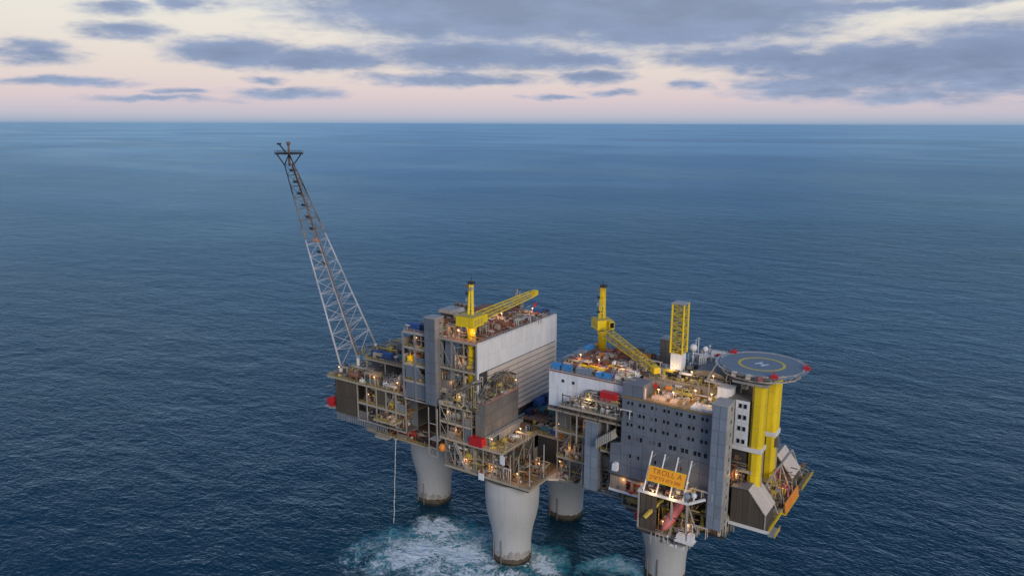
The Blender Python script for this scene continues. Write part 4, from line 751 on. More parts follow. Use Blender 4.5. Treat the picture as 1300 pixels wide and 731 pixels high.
# ------------------------------------------------------------------ accommodation block
def accommodation():
    t = thing('accommodation_block', 'slate-grey windowed accommodation block with rows of paired square windows', 'building', (68, -15, 54))
    MB().box(52.8, 87.3, -29.7, 4, 54, 84.3).build('core', 'dark', t)
    MB().box(48.6, 52.8, -29.7, -20, 54, 65.6).build('core_annex', 'dark', t)
    panels(t, '-Y', -29.7, 52.8, 87.2, 54.1, 84.2, 8, 7, 'bluegrey', gap=.05, t=.16); panels(t, '-Y', -29.7, 48.6, 52.8, 54.1, 65.5, 1, 3, 'bluegrey', gap=.05, t=.16)
    panels(t, '-X', 52.8, -29.6, 4, 66, 84.2, 6, 4, 'bluegrey', gap=.05, t=.16); panels(t, '-X', 48.6, -29.6, -20, 54.1, 65.5, 2, 3, 'bluegrey', gap=.05, t=.16)
    MB().prism([(48.5, 65.6), (52.9, 66.9), (52.9, 65.6)], 'Y', -29.9, -20).build('annex_roof', 'bluegrey', t)
    plate(t, 52.7, 87.4, -30, 4.2, 84.9, 'deckyel', .55, 'roof_deck')
    MB().box(52.8, 60.7, -29.7, -22, 85, 89.5).build('plant_room', 'dark', t); panels(t, '-Y', -29.7, 52.8, 60.7, 85, 89.5, 2, 1, 'bluegrey', gap=.05, t=.16); panels(t, '+X', 60.7, -29.6, -22, 85, 89.5, 2, 1, 'bluegrey', gap=.05, t=.16)
    MB().box(52.6, 60.9, -29.95, -21.8, 89.5, 89.8).build('plant_room_roof', 'grey', t)
    MB().box(78, 87, -29.6, -24, 85, 85.8).build('roof_hatch', 'white', t)
    railing(t, [(61, -29.8), (87.2, -29.8)], 84.9, 'lsteel', toe='bluegrey', toeh=.4); MB().box(60.9, 61.5, -29.7, -28.8, 85, 89).build('roof_post', 'cream', t)
    for z in (82.6, 78.55, 74.5):
        for k in range(7):
            for s in (-.78, .78): window(t, '-Y', -29.88, 56.1 + 4.6 * k + s, z, .95, 1.35)
    for x in (56.2, 59.2, 60.75, 64.2, 65.75, 67.9, 72.0, 73.5, 76.4, 77.9, 80.9, 82.4, 84.6): window(t, '-Y', -29.88, x, 69.7, 1.15, 1.7)
    for x in (56.8, 60.0, 66.5, 69.4, 76.0): window(t, '-Y', -29.88, x, 62.6, .9, 1.5)
    fill(t, 62, 86, -20, -14, 84.9, 88.5, 16, 81, ['beige', 'cream', 'white', 'yellow2', 'lsteel', 'deckyel'])
    for x in (63, 70): MB().box(x, x + 5, -27.5, -25, 84.9, 86).build('roof_skylight', 'cream', t)
    # upper technical deck behind, toward the helideck
    plate(t, 53, 94, -14, 14, 88.3, 'deck', .4); MB().box(53.4, 93.6, -13.4, 13, 84.9, 87.9).build('technical_wall', 'cream', t)
    railing(t, [(56, -14.1), (84, -14.1)], 88.3, 'yellow2'); fill(t, 58, 84, -13, -8, 88.3, 92, 22, 82, ['beige', 'cream', 'yellow2', 'white', 'lsteel', 'dark']); fill(t, 64, 76, 2, 12, 88.3, 96, 20, 83, ['white', 'cream', 'lsteel', 'white2'])
    # rounded helideck hall roof
    pr = [(71, 91.2)] + [(71 + 13 * k / 8, 91.4 + 2.2 * math.sin(math.pi * k / 8) ** .7) for k in range(9)] + [(84, 91.2)]
    MB().prism(pr, 'Y', -11, 1).build('hall_roof', 'steel', t); MB().box(72, 83.4, -10, 0, 88.3, 91.2).build('hall_wall', 'dark', t)
    for k in range(5): MB().box(72.4 + 2.3 * k, 73.6 + 2.3 * k, -10.3, -10, 88.5, 90.8).build('hall_door', 'beige', t)
    MB().box(83.6, 88.4, -18.5, -13.8, 84.9, 90.6).build('lamp_hut', 'white2', t); MB().box(83.4, 88.6, -18.7, -13.6, 90.6, 90.9).build('lamp_hut_roof', 'white2', t)
    for (x, y, h) in ((67, 6, 12), (70.5, 9, 9), (64.5, 10, 10), (73, 4, 8)): MB().tube((x, y, 88.3), (x, y, 88.3 + h), .14, 6).tube((x - .9, y, 87.9 + h), (x + .9, y, 87.9 + h), .08, 5).build('antenna', 'white', t)
    for (x, y, r) in ((66, 3.4, 1.5), (70, 5.6, 1.1)): MB().tube((x, y, 88.3), (x, y, 94 + r), .3).ball((x, y, 95.2 + r), r, 12, 7).build('radome', 'white', t, True)
    MB().box(74.2, 76.2, 6, 8, 88.3, 95).build('red_cabinet', 'red', t)
    bits(t, 62, 86, -27, -15, 84.9, 87.2, 140, 261, ['beige', 'cream', 'yellow2', 'lsteel', 'orange', 'deckyel', 'white']); bits(t, 57, 84, -13.8, -11.5, 88.3, 91, 90, 262, ['beige', 'cream', 'yellow2', 'lsteel', 'dark']); bits(t, 58, 92, -10, 12, 88.3, 92, 160, 263, ['beige', 'cream', 'white', 'lsteel', 'dark', 'steel'])
accommodation()
def white_wing():
    t = thing('white_wing', 'narrow white windowed wing between the grey stair tower and yellow columns', 'building', (93, -8, 70))
    MB().box(88, 95.3, -19.7, 6, 70.5, 88.2).build('core', 'steel', t); panels(t, '-Y', -19.7, 90.6, 95.4, 72, 88.1, 2, 4, 'white2', gap=.05, t=.16); panels(t, '+X', 95.3, -14, 6, 72, 88.1, 5, 4, 'white2', gap=.05, t=.16)
    MB().box(88, 100.3, -20.1, -13.9, 70.4, 71.9).build('floor_band', 'white', t)
    for z in (86.3, 82.3, 78.2, 73.6):
        for s in (92.3, 94.0): window(t, '-Y', -19.88, s, z, .9, 1.35)
    MB().box(88.2, 95.2, -19, 5, 60, 70.3).build('underframe', 'dark', t); fill(t, 90, 95, -22, -20.3, 57.8, 66, 6, 85, ['rust', 'deckyel', 'beige', 'dark'])
    MB().box(88, 95.4, -23.6, -13.8, 57.2, 57.7).build('lower_deck', 'rust', t)
    bits(t, 89, 95.5, -23.4, -19.2, 57.8, 69, 60, 265, ['rust', 'beige', 'dark', 'deckyel', 'steel'])
white_wing()
for (y0, y1, zt, lb) in ((-19.5, -14.3, 94.2, 'yellow box column under the helideck, nearer one beside the white wing'), (-2.2, 4.2, 94.2, 'yellow box column under the helideck, farther one')):
    t = thing('support_column', lb, 'column', (97.9, (y0 + y1) / 2, 46), 'yellow helideck columns')
    x0, x1 = 95.8, 100.0; yb = 46.2
    e = 1.0; poly = [(x0 + e, y0), (x1 - e, y0), (x1 - .3 * e, y0 + .3 * e), (x1, y0 + e), (x1, y1 - e), (x1 - .3 * e, y1 - .3 * e), (x1 - e, y1), (x0 + e, y1), (x0 + .3 * e, y1 - .3 * e), (x0, y1 - e), (x0, y0 + e), (x0 + .3 * e, y0 + .3 * e)]
    MB().prism(poly, 'Z', yb, 70.3).build('lower_shaft', 'yellow', t); MB().prism(poly, 'Z', 72.0, zt).build('upper_shaft', 'yellow', t)
    MB().beam((x1 + .25, (y0 + y1) / 2, yb), (x1 + .25, (y0 + y1) / 2, 70), .5, .12).build('ladder', 'lsteel', t); MB().tube((x0 + .7, y0 - .2, 72), (x0 + .7, y0 - .2, zt), .12, 5).tube((x0 + 1.2, y0 - .2, yb), (x0 + 1.2, y0 - .2, 70), .12, 5).build('cable_run', 'dark', t)
    MB().box(x0 + .02, x1 + (.0 if y0 < -10 else .25), y0 + .02, y1 - .02, 70.3, 72).build('collar', 'yellow' if y0 < -10 else 'white', t)
    for z in (54, 62, 79, 87): MB().box(x1 - .02, x1 + .1, y0 + 1.05, y1 - 1.05, z, z + .12).box(x0 + 1.05, x1 - 1.05, y0 - .1, y0 + .02, z, z + .12).build('weld_seam', 'yellow2', t)
    if y0 > -10: MB().box(100.02, 101.2, -1.8, .6, 66.5, 69.8).build('junction_box', 'steel', t)

# ------------------------------------------------------------------ helideck
def helideck():
    cx, cy, z = 95.3, -8.5, 98.6
    t = thing('helideck', 'round blue-grey helideck with a yellow ring and white H', 'helideck', (cx, cy, 93.9))
    n = 16; rad = 14.3
    ring = lambda r, off=R(11.25): [(cx + r * math.cos(2 * math.pi * k / n + off), cy + r * math.sin(2 * math.pi * k / n + off)) for k in range(n)]
    MB().prism(ring(rad), 'Z', z - .7, z).build('landing_deck', 'heli', t)
    def annulus(r0, r1, z0, z1, m, name, k=64, z0b=None):
        b = MB()
        for q in range(k):
            a = 2 * math.pi * q / k
            for (r, zz) in ((r0, z0), (r1, z0 if z0b is None else z0b), (r1, z1 if z0b is None else z0b + z1 - z0), (r0, z1)): b.v.append((cx + r * math.cos(a), cy + r * math.sin(a), zz))
        for q in range(k):
            i, j = 4 * q, 4 * ((q + 1) % k)
            for e in range(4): b.f.append((i + e, i + (e + 1) % 4, j + (e + 1) % 4, j + e))
        return b.build(name, m, t)
    annulus(7.0, 8.0, z + .004, z + .02, 'helyel', 'yellow_ring')
    annulus(rad * .985, rad * 1.0, z - .55, z + .12, 'lsteel', 'edge_gutter', 16)
    annulus(rad * 1.0, rad + 1.5, z - .45, z - .38, 'net', 'safety_net', 32, z - .12)
    annulus(13.0, 13.5, z - 2.6, z - 2.1, 'lsteel', 'support_ring', 16); annulus(9.0, 9.4, z - 3.0, z - 2.5, 'lsteel', 'support_ring', 16)
    b = MB()
    for k in range(32):
        a0, a1 = 2 * math.pi * k / 32, 2 * math.pi * (k + 1) / 32; b.tube((cx + 13.3 * math.cos(a0), cy + 13.3 * math.sin(a0), z - (2.4 if k % 2 else .7)), (cx + 13.3 * math.cos(a1), cy + 13.3 * math.sin(a1), z - (.7 if k % 2 else 2.4)), .16, 5)
    b.build('ring_lacing', 'lsteel', t)
    # H, aligned with the landing direction
    b = MB(); an = R(-28)
    for (x0, x1, y0, y1) in ((-1.7, -1.0, -1.8, 1.8), (1.0, 1.7, -1.8, 1.8), (-1.0, 1.0, -.35, .35)):
        pts = [(cx + x * math.cos(an) - y * math.sin(an), cy + x * math.sin(an) + y * math.cos(an)) for x, y in ((x0, y0), (x1, y0), (x1, y1), (x0, y1))]
        b.prism(pts, 'Z', z + .004, z + .03)
    b.build('letter_h', 'helwh', t)
    for k in range(16):
        a = 2 * math.pi * k / 16; x, y = cx + 13.4 * math.cos(a), cy + 13.4 * math.sin(a)
        MB().tube((cx + 3 * math.cos(a), cy + 3 * math.sin(a), 95.2), (x, y, z - .75), .22, 6).build('rib', 'lsteel', t)
        MB().tube((x, y, z - .1), (cx + 15.7 * math.cos(a), cy + 15.7 * math.sin(a), z - .15), .09, 5).build('net_bracket', 'lsteel', t)
        if k % 2 == 0: MB().tube((cx + 14.0 * math.cos(a), cy + 14.0 * math.sin(a), z), (cx + 14.0 * math.cos(a), cy + 14.0 * math.sin(a), z + .3), .22, 6).build('deck_light', 'cream', t)
    MB().box(89, 101, -20.2, 4.6, 94.2, 95.0).build('support_grillage', 'lsteel', t)
    for (x, y, z1) in ((84, -12, 88.3), (84, 2, 88.3), (90, -13, 88.3)): MB().beam((x, y, z1), (x + 1, y, z - .8), .4).build('prop', 'lsteel', t)
    b = MB(); an = R(-62)   # fire monitors stand on the rim
    for an, m in ((R(-58), 'red'), (R(12), 'red'), (R(148), 'red')):
        x, y = cx + 14.7 * math.cos(an), cy + 14.7 * math.sin(an)
        MB().box(x - 1.1, x + 1.1, y - .8, y + .8, z - .3, z + .9).tube((x, y, z + .9), (x, y, z + 1.6), .2).tube((x, y, z + 1.5), (x + math.cos(an) * -1.2, y + math.sin(an) * -1.2, z + 1.9), .14).build('fire_monitor', m, t)
    for k, an in enumerate((R(-90), R(-75), R(-110))):
        x, y = cx + 14.9 * math.cos(an), cy + 14.9 * math.sin(an); MB().box(x - .7, x + .7, y - .6, y + .6, z - 1.3, z + .15).build('rim_cabinet', ['cream', 'pink', 'cream'][k], t)
    b = MB()
    for k in range(12): b.box(79.4 + .25 * k, 79.9 + .25 * k, -17.8, -16.4, 92.6 + .5 * k, 92.7 + .5 * k)
    b.beam((79.4, -17.8, 92.6), (82.4, -17.8, 98.6), .15, .4).beam((79.4, -16.4, 92.6), (82.4, -16.4, 98.6), .15, .4); b.build('access_stair', 'lsteel', t)
    MB().box(78.6, 84.6, -18.4, -16, 91.8, 92.4).beam((80, -17, 84.9), (80, -17, 91.8), .4).beam((84, -17, 90.9), (84, -17, 91.8), .4).build('access_platform', 'lsteel', t)
helideck()

# ------------------------------------------------------------------ frame under the accommodation
def lower_frame():
    t = thing('lower_frame', 'dark open support deck with ochre lower floor under the windowed block', 'platform module', (70, -4, 38))
    plate(t, 48.6, 92, -29.6, 22, 48, 'deckyel', .6); plate(t, 52, 92, -26, 22, 41, 'deck', .6); MB().box(53, 91, -24, 20, 37.6, 40.3).build('underdeck_girders', 'dark', t)
    MB().box(49, 92, -22, -21.6, 41, 53.8).build('bulkhead', 'brown', t); MB().box(49, 92, -29.5, 3, 53.3, 53.9).build('ceiling_plate', 'dark', t)
    railing(t, [(48.6, -20), (48.6, -29.8), (66, -29.8)], 48, 'lsteel', toe='white2', toeh=.9); frame(t, 49, 91.8, -29.2, 10, [48, 53.9], 7, 3, 'msteel', ('-Y',), .4, .3, 91)
    frame(t, 52.4, 91.8, -25.8, 10, [41, 47.8], 6, 3, 'msteel', ('-Y',), .4, .4, 92)
    fill(t, 50, 64, -28.5, -23, 48, 53, 18, 93, ['deckyel', 'rust', 'red', 'beige', 'white', 'dark', 'yellow2']); fill(t, 84, 91, -28, -23, 41.2, 52, 12, 94); fill(t, 54, 84, -25, -22.5, 41, 47, 14, 95)
    MB().box(50.4, 52.4, -31.6, -29.9, 56.0, 58.4).prism([(50.4, 58.4), (52.4, 58.4), (52, 59), (50.8, 59)], 'Y', -31.6, -29.9).build('vent_cowl', 'white2', t)
    bits(t, 49, 66, -29.2, -22.2, 48, 53.2, 130, 271, ['rust', 'deckyel', 'beige', 'dark', 'lsteel', 'red']); bits(t, 66, 91, -29, -22.2, 41.2, 53, 150, 272); bits(t, 53, 84, -25.5, -22.2, 41, 47, 90, 273)
lower_frame()

# ------------------------------------------------------------------ launch platform with orange sign
def launch_platform():
    t = thing('launch_platform', 'projecting launch platform with brown side panels below the orange sign', 'platform module', (74, -34, 40.5))
    plate(t, 65, 84, -40, -29.8, 42, 'deck', .6); MB().box(65.2, 83, -39.5, -27, 40.2, 41.3).build('underdeck_girders', 'dark', t)
    MB().beam((65, -40, 55.8), (83, -40, 55.8), .9, .7).build('front_beam', 'white', t); MB().beam((65.1, -39.5, 55.8), (65.1, -30, 55.8), .8, .7).build('side_beam', 'white', t); MB().beam((83, -40, 55.8), (86.6, -33.8, 55.8), .8, .7).build('corner_beam', 'white', t)
    MB().box(65.6, 82.6, -39.4, -30.2, 55.35, 55.6).build('top_deck', 'deck', t)
    for x in (65.2, 77.3, 82.8): MB().beam((x, -39.9, 42), (x, -39.9, 55.4), .5).build('column', 'lsteel', t)
    panels(t, '-Y', -39.4, 65.6, 71.8, 42.1, 55.2, 3, 2, 'brown', gap=.08, t=.2, name='side_panel'); panels(t, '-X', 65.4, -39.5, -30.5, 42.1, 55.2, 3, 2, 'brown', gap=.08, t=.2, name='side_panel')
    MB().box(65.7, 82, -30.6, -30.2, 42.1, 55).build('bulkhead', 'brown', t)
    MB().tube((83, -39.8, 43), (79, -30.8, 54.8), .3, 6).build('brace', 'lsteel', t); MB().tube((84.6, -34, 43), (83, -39.8, 55), .25, 6).build('brace', 'lsteel', t)
    railing(t, [(72, -40.1), (84, -40.1), (84, -31)], 42, 'lsteel')
    fill(t, 72, 76, -37, -32, 42, 50, 8, 101, ['deckyel', 'yellow', 'rust', 'beige']); fill(t, 78, 83, -38, -32, 42, 46, 7, 102, ['white', 'lsteel', 'cream', 'white2'])
    # davit arm in worn yellow, pointing down left
    MB().beam((72.2, -35.5, 52.6), (68.6, -41.5, 47.6), 1.1, 1.0).tube((68.6, -41.5, 47.6), (68.4, -41.9, 47.3), .75, 8).beam((72.2, -35.5, 52.4), (72.4, -34, 42), .6).build('davit_arm', 'yellow2', t)
    # white machinery tray at the right
    MB().box(79.5, 86, -42, -38.2, 42.1, 42.5).box(80, 83, -41.4, -39, 42.5, 44.4).box(83.6, 85.6, -41, -38.6, 42.5, 45).beam((79.6, -41.8, 43.4), (85.9, -41.8, 43.4), .12).build('machinery_tray', 'white', t)
    for (x, y, r, z) in ((82.2, -39.2, 1.25, 56.2), (83.8, -36.8, 1.0, 56.2)): MB().tube((x, y, z - .5), (x, y, z + .7), .3).ball((x, y, z + .5 + r), r, 14, 8).build('radome', 'palebluegrey' if r > 1.1 else 'white2', t, True)
    fill(t, 76, 82, -36, -31.2, 55.6, 58.5, 7, 103, ['beige', 'lsteel', 'rust', 'cream'])
    MB().box(62.6, 64.6, -37, -34, 42.4, 45.4).beam((64, -35.5, 42.2), (65.2, -35.5, 42.2), .4).build('red_locker', 'red', t)
    for k in range(5): MB().tube((70.5 + 1.5 * k, -40.2, 41.5), (70.2 + 1.6 * k + (k % 2) * .8, -40.4, 37.2 + (k * 7 % 3)), .2, 5).build('hanging_pipe', 'lsteel', t)
    bits(t, 72, 83.5, -39.6, -31, 42, 54.5, 120, 281, ['beige', 'rust', 'lsteel', 'dark', 'yellow2', 'deckyel']); bits(t, 66, 82, -39, -31, 55.6, 57.5, 60, 282, ['beige', 'rust', 'lsteel', 'dark']); bits(t, 72, 84, -41, -38, 39, 42, 40, 283, ['lsteel', 'white', 'steel'])
launch_platform()
def sign():
    t = thing('name_sign', 'orange sign with dark lettering leaning on four white poles', 'sign', (74, -37, 55.6))
    dz, dy = 12.2, 6.6; L = math.hypot(dz, dy); u = Vector((0, dy / L, dz / L)); nrm = Vector((0, -dz / L, dy / L)); base = Vector((0, -40, 56.15))
    P = lambda x, s, o=0: Vector((x, 0, 0)) + base + u * s + nrm * o
    for x in (66.8, 71.6, 76.4, 81.2): MB().tube(P(x, 0), P(x, L), .26, 8).build('pole', 'white', t); MB().tube(P(x, 11.5, -.2), (x, -30.1, P(x, 11.5).z), .14, 6).build('stay', 'lsteel', t)
    def slab(x0, x1, s0, s1, o0, o1, m, name, par):
        b = MB(); i = 0
        b.v = [tuple(P(x, s, o)) for o in (o0, o1) for x, s in ((x0, s0), (x1, s0), (x1, s1), (x0, s1))]
        b.f = [(3, 2, 1, 0), (4, 5, 6, 7), (0, 1, 5, 4), (1, 2, 6, 5), (2, 3, 7, 6), (3, 0, 4, 7)]
        return b.build(name, m, par)
    bd = slab(67.1, 80.6, 3.9, 8.7, .3, .5, 'signor', 'board', t)
    for (a, c) in ((3.7, 3.9), (8.7, 8.9)): slab(67.0, 80.7, a, c, .25, .6, 'yellow', 'board_edge', t)
    # lettering: first line readable, second only a run of small marks at this distance
    cu = bpy.data.curves.new('lettering', 'FONT'); cu.body = 'TROLL A'; cu.size = 2.5; cu.extrude = .03; cu.align_x = 'LEFT'; cu.space_character = 1.12
    tmp = bpy.data.objects.new('lettering', cu); col.objects.link(tmp); dg = bpy.context.evaluated_depsgraph_get()
    me = bpy.data.meshes.new_from_object(tmp.evaluated_get(dg)); bpy.data.objects.remove(tmp); me.materials.clear(); me.materials.append(M['signtx']); me.name = 'lettering'
    mw = Matrix(((1, 0, 0, 0), (0, u.y, nrm.y, 0), (0, u.z, nrm.z, 0), (0, 0, 0, 1)))
    o = bpy.data.objects.new('lettering', me); col.objects.link(o); o.parent = bd; o.matrix_local = Matrix.Translation(P(68.6, 6.55, .54) - WL[bd.name]) @ mw
    rg = random.Random(5); b = MB()
    x = 68.2
    while x < 79.6:
        w = rg.uniform(.35, .62)
        for (a, c, d, e) in rg.choice([((0, .2, 0, 1), (.2, 1, .8, 1)), ((0, .22, 0, 1), (.78, 1, 0, 1), (.22, .78, .4, .6)), ((0, 1, 0, .2), (0, 1, .8, 1), (0, .2, .2, .8)), ((.4, .6, 0, 1), (0, 1, .82, 1))]):
            i = len(b.v); b.v += [tuple(P(x + xx * w, 4.5 + ss * 1.25, oo)) for oo in (.505, .56) for xx, ss in ((a, d), (c, d), (c, e), (a, e))]
            b.f += [tuple(i + k for k in q) for q in ((3, 2, 1, 0), (4, 5, 6, 7), (0, 1, 5, 4), (1, 2, 6, 5), (2, 3, 7, 6), (3, 0, 4, 7))]
        x += w + (.22 if rg.random() < .85 else .75)
    b.build('small_lettering', 'signtx', bd)
sign()
def lifeboat(P, Q, r, m, label, name='lifeboat', stripe='white', yup=None):
    """enclosed lifeboat hull between two points, bow at Q, with canopy, cockpit and fender"""
    P, Q = Vector(P), Vector(Q); d = (Q - P); L = d.length; d.normalize(); u = d.cross(Vector((0, 0, 1))).normalized(); w = u.cross(d)
    t = thing(name, label, 'lifeboat', tuple((P + Q) / 2 - w * r))
    def hull(sections, m_, nm, par, n=14):
        b = MB(); k = len(sections)
        for (s, rx, rz, oz) in sections:
            for q in range(n):
                a = 2 * math.pi * q / n; b.v.append(tuple(P + d * s * L + u * rx * math.cos(a) + w * (rz * math.sin(a) + oz)))
        for j in range(k - 1):
            for q in range(n): b.f.append((j * n + q, j * n + (q + 1) % n, (j + 1) * n + (q + 1) % n, (j + 1) * n + q))
        b.f.append(tuple(range(n - 1, -1, -1))); b.f.append(tuple((k - 1) * n + q for q in range(n)))
        return b.build(nm, m_, par, True)
    h = hull([(0, .45 * r, .5 * r, 0), (.06, .8 * r, .8 * r, 0), (.2, r, r, 0), (.6, r, r, 0), (.8, .85 * r, .85 * r, .05 * r), (.93, .5 * r, .5 * r, .12 * r), (1, .08 * r, .1 * r, .2 * r)], m, 'hull', t)
    hull([(.08, .3 * r, .2 * r, .9 * r), (.12, .45 * r, .4 * r, 1.0 * r), (.26, .45 * r, .4 * r, 1.0 * r), (.32, .3 * r, .15 * r, .9 * r)], m, 'cockpit', t)
    hull([(.03, .72 * r, .08 * r, -.1 * r), (.2, 1.05 * r, .09 * r, -.1 * r), (.6, 1.05 * r, .09 * r, -.1 * r), (.84, .82 * r, .09 * r, 0), (.95, .4 * r, .07 * r, .1 * r)], stripe, 'fender', t)
    return t
lifeboat((78.0, -31.5, 52.6), (75.6, -42.4, 44.6), 1.75, 'pink', 'faded red free-fall lifeboat pointing down below the orange sign', stripe='red')

# ------------------------------------------------------------------ lifeboat station (right)
def boat_station():
    t = thing('boat_station', 'right-hand lifeboat station with brown boxed ends and slanted pale roofs', 'platform module', (99, 1, 44))
    plate(t, 92.4, 106, -25.2, 27, 46, 'deckyel', .6); MB().box(92.6, 104, -24, 26, 44, 45.4).build('underdeck_girders', 'dark', t)
    MB().box(92.4, 106.3, -25.5, -25.2, 45.0, 46.2).build('edge_beam', 'white', t); railing(t, [(106.1, -25), (106.1, 27)], 46, 'yellow', toe='yellow', toeh=.7)
    for (y0, y1) in ((-24.9, -14.6), (9.2, 19.5)):
        pr = [(92.7, 46.05), (104.9, 46.05), (104.3, 51.8), (98.6, 59.0), (92.7, 58.6)]
        MB().prism(pr, 'Y', y0, y1).build('shelter_body', 'brown', t)
        for k in range(6):   # windwall sheets on the near face
            xa, xb = 92.8 + k * 2.0, 92.8 + k * 2.0 + 1.92; top = lambda x: min(58.4, 58.9 - max(0, x - 98.6) * 7.2 / 5.7) - .25
            MB().prism([(xa, 46.3), (xb, 46.3), (xb, top(xb)), (xa, top(xa))], 'Y', y0 - .16, y0 - .005).build('windwall_sheet', 'brown', t)
        nn = 4
        for k in range(nn):
            ya, yb2 = y0 - .5 + (y1 - y0 + 1) * k / nn + .05, y0 - .5 + (y1 - y0 + 1) * (k + 1) / nn - .05
            MB().prism([(98.4, 59.15), (104.7, 51.3), (104.95, 51.6), (98.65, 59.45)], 'Y', ya, yb2).build('roof_sheet', 'cream', t)
        MB().prism([(92.5, 58.75), (98.5, 59.2), (98.5, 59.45), (92.5, 59.0)], 'Y', y0 - .4, y1 + .4).build('roof_slab', 'grey', t)
        MB().beam((104.7, y0 - .25, 46.1), (104.7, y0 - .25, 51.4), .35).build('corner_post', 'lsteel', t)
    for y in (-12, -4, 6, 22):
        MB().tube((101, y, 57), (105.6, y - .6, 47), .28, 6).build('brace', 'lsteel', t); MB().beam((101, y, 46), (101, y, 57.2), .4).build('post', 'lsteel', t)
    MB().beam((101, -12, 57.2), (101, 22, 57.2), .5).build('launch_rail', 'lsteel', t)
    fill(t, 94, 99, -13, 8, 46, 56, 22, 111, ['rust', 'red', 'beige', 'lsteel', 'steel', 'dark', 'pink']); fill(t, 100.6, 104.5, -13, 8, 46, 50, 12, 112, ['yellow', 'deckyel', 'beige', 'lsteel', 'rust'])
    MB().box(106.2, 108.5, -26.5, -20, 45.2, 45.6).build('outer_walkway', 'lsteel', t); railing(t, [(108.5, -26.5), (108.5, -20)], 45.6, 'yellow', toe='yellow2'); MB().box(106.2, 108.2, 10, 27, 47.2, 47.5).build('outer_walkway', 'deckyel', t); railing(t, [(108.2, 10), (108.2, 27)], 47.5, 'yellow', toe='yellow2', toeh=.5); 
    for y in (10, 18, 26): MB().beam((106, y + .6, 45.6), (107.8, y + .6, 47.2), .25).build('bracket', 'lsteel', t)
    bits(t, 93, 105.5, -14, 9, 46, 56, 200, 291, ['rust', 'red', 'beige', 'lsteel', 'steel', 'yellow2', 'dark']); bits(t, 100, 105.8, 19.8, 26.5, 46, 51, 50, 292, ['rust', 'beige', 'yellow2', 'lsteel'])
boat_station()
def outer_board():
    t = thing('outer_board', 'plain orange board leaning along the outer edge of the right-hand lifeboat station', 'sign', (106.8, -1.5, 45.4))
    for k in range(4):
        y = -8.6 + 4.4 * k; MB().prism([(107.25, 45.6), (107.5, 45.6), (106.95, 49.4), (106.7, 49.4)], 'Y', y, y + 4.32).build('board_panel', 'orange', t)
    for y in (-8.2, -2.6, 3, 8.4): MB().tube((106.95, y, 45.5), (106.1, y, 51.6), .15, 6).build('post', 'lsteel', t)
    MB().box(106.3, 107.6, -9, 9.2, 45.2, 45.5).build('foot_rail', 'yellow', t)
outer_board()

# ------------------------------------------------------------------ lattice builder
def lattice(t, A, B, w0, w1, n, m, mb=None, cr=.16, br=.09, up=Vector((0, 0, 1)), names=('chord', 'lacing')):
    A, B = Vector(A), Vector(B); d = (B - A).normalized(); s = d.cross(up)
    if s.length < 1e-3: s = Vector((1, 0, 0))
    s.normalize(); v = s.cross(d)
    cor = lambda q, k: A.lerp(B, q) + (s * (-1, 1, 1, -1)[k] + v * (-1, -1, 1, 1)[k]) * (w0 + (w1 - w0) * q) / 2
    for k in range(4): MB().tube(cor(0, k), cor(1, k), cr, 6).build(names[0], m, t)
    for k in range(4):
        b = MB(); j = (k + 1) % 4
        for q in range(n):
            a, c = (k, j) if q % 2 else (j, k); b.tube(cor(q / n, a), cor((q + 1) / n, c), br, 5); b.tube(cor(q / n, k), cor(q / n, j), br, 5)
        b.build(names[1], mb or m, t)
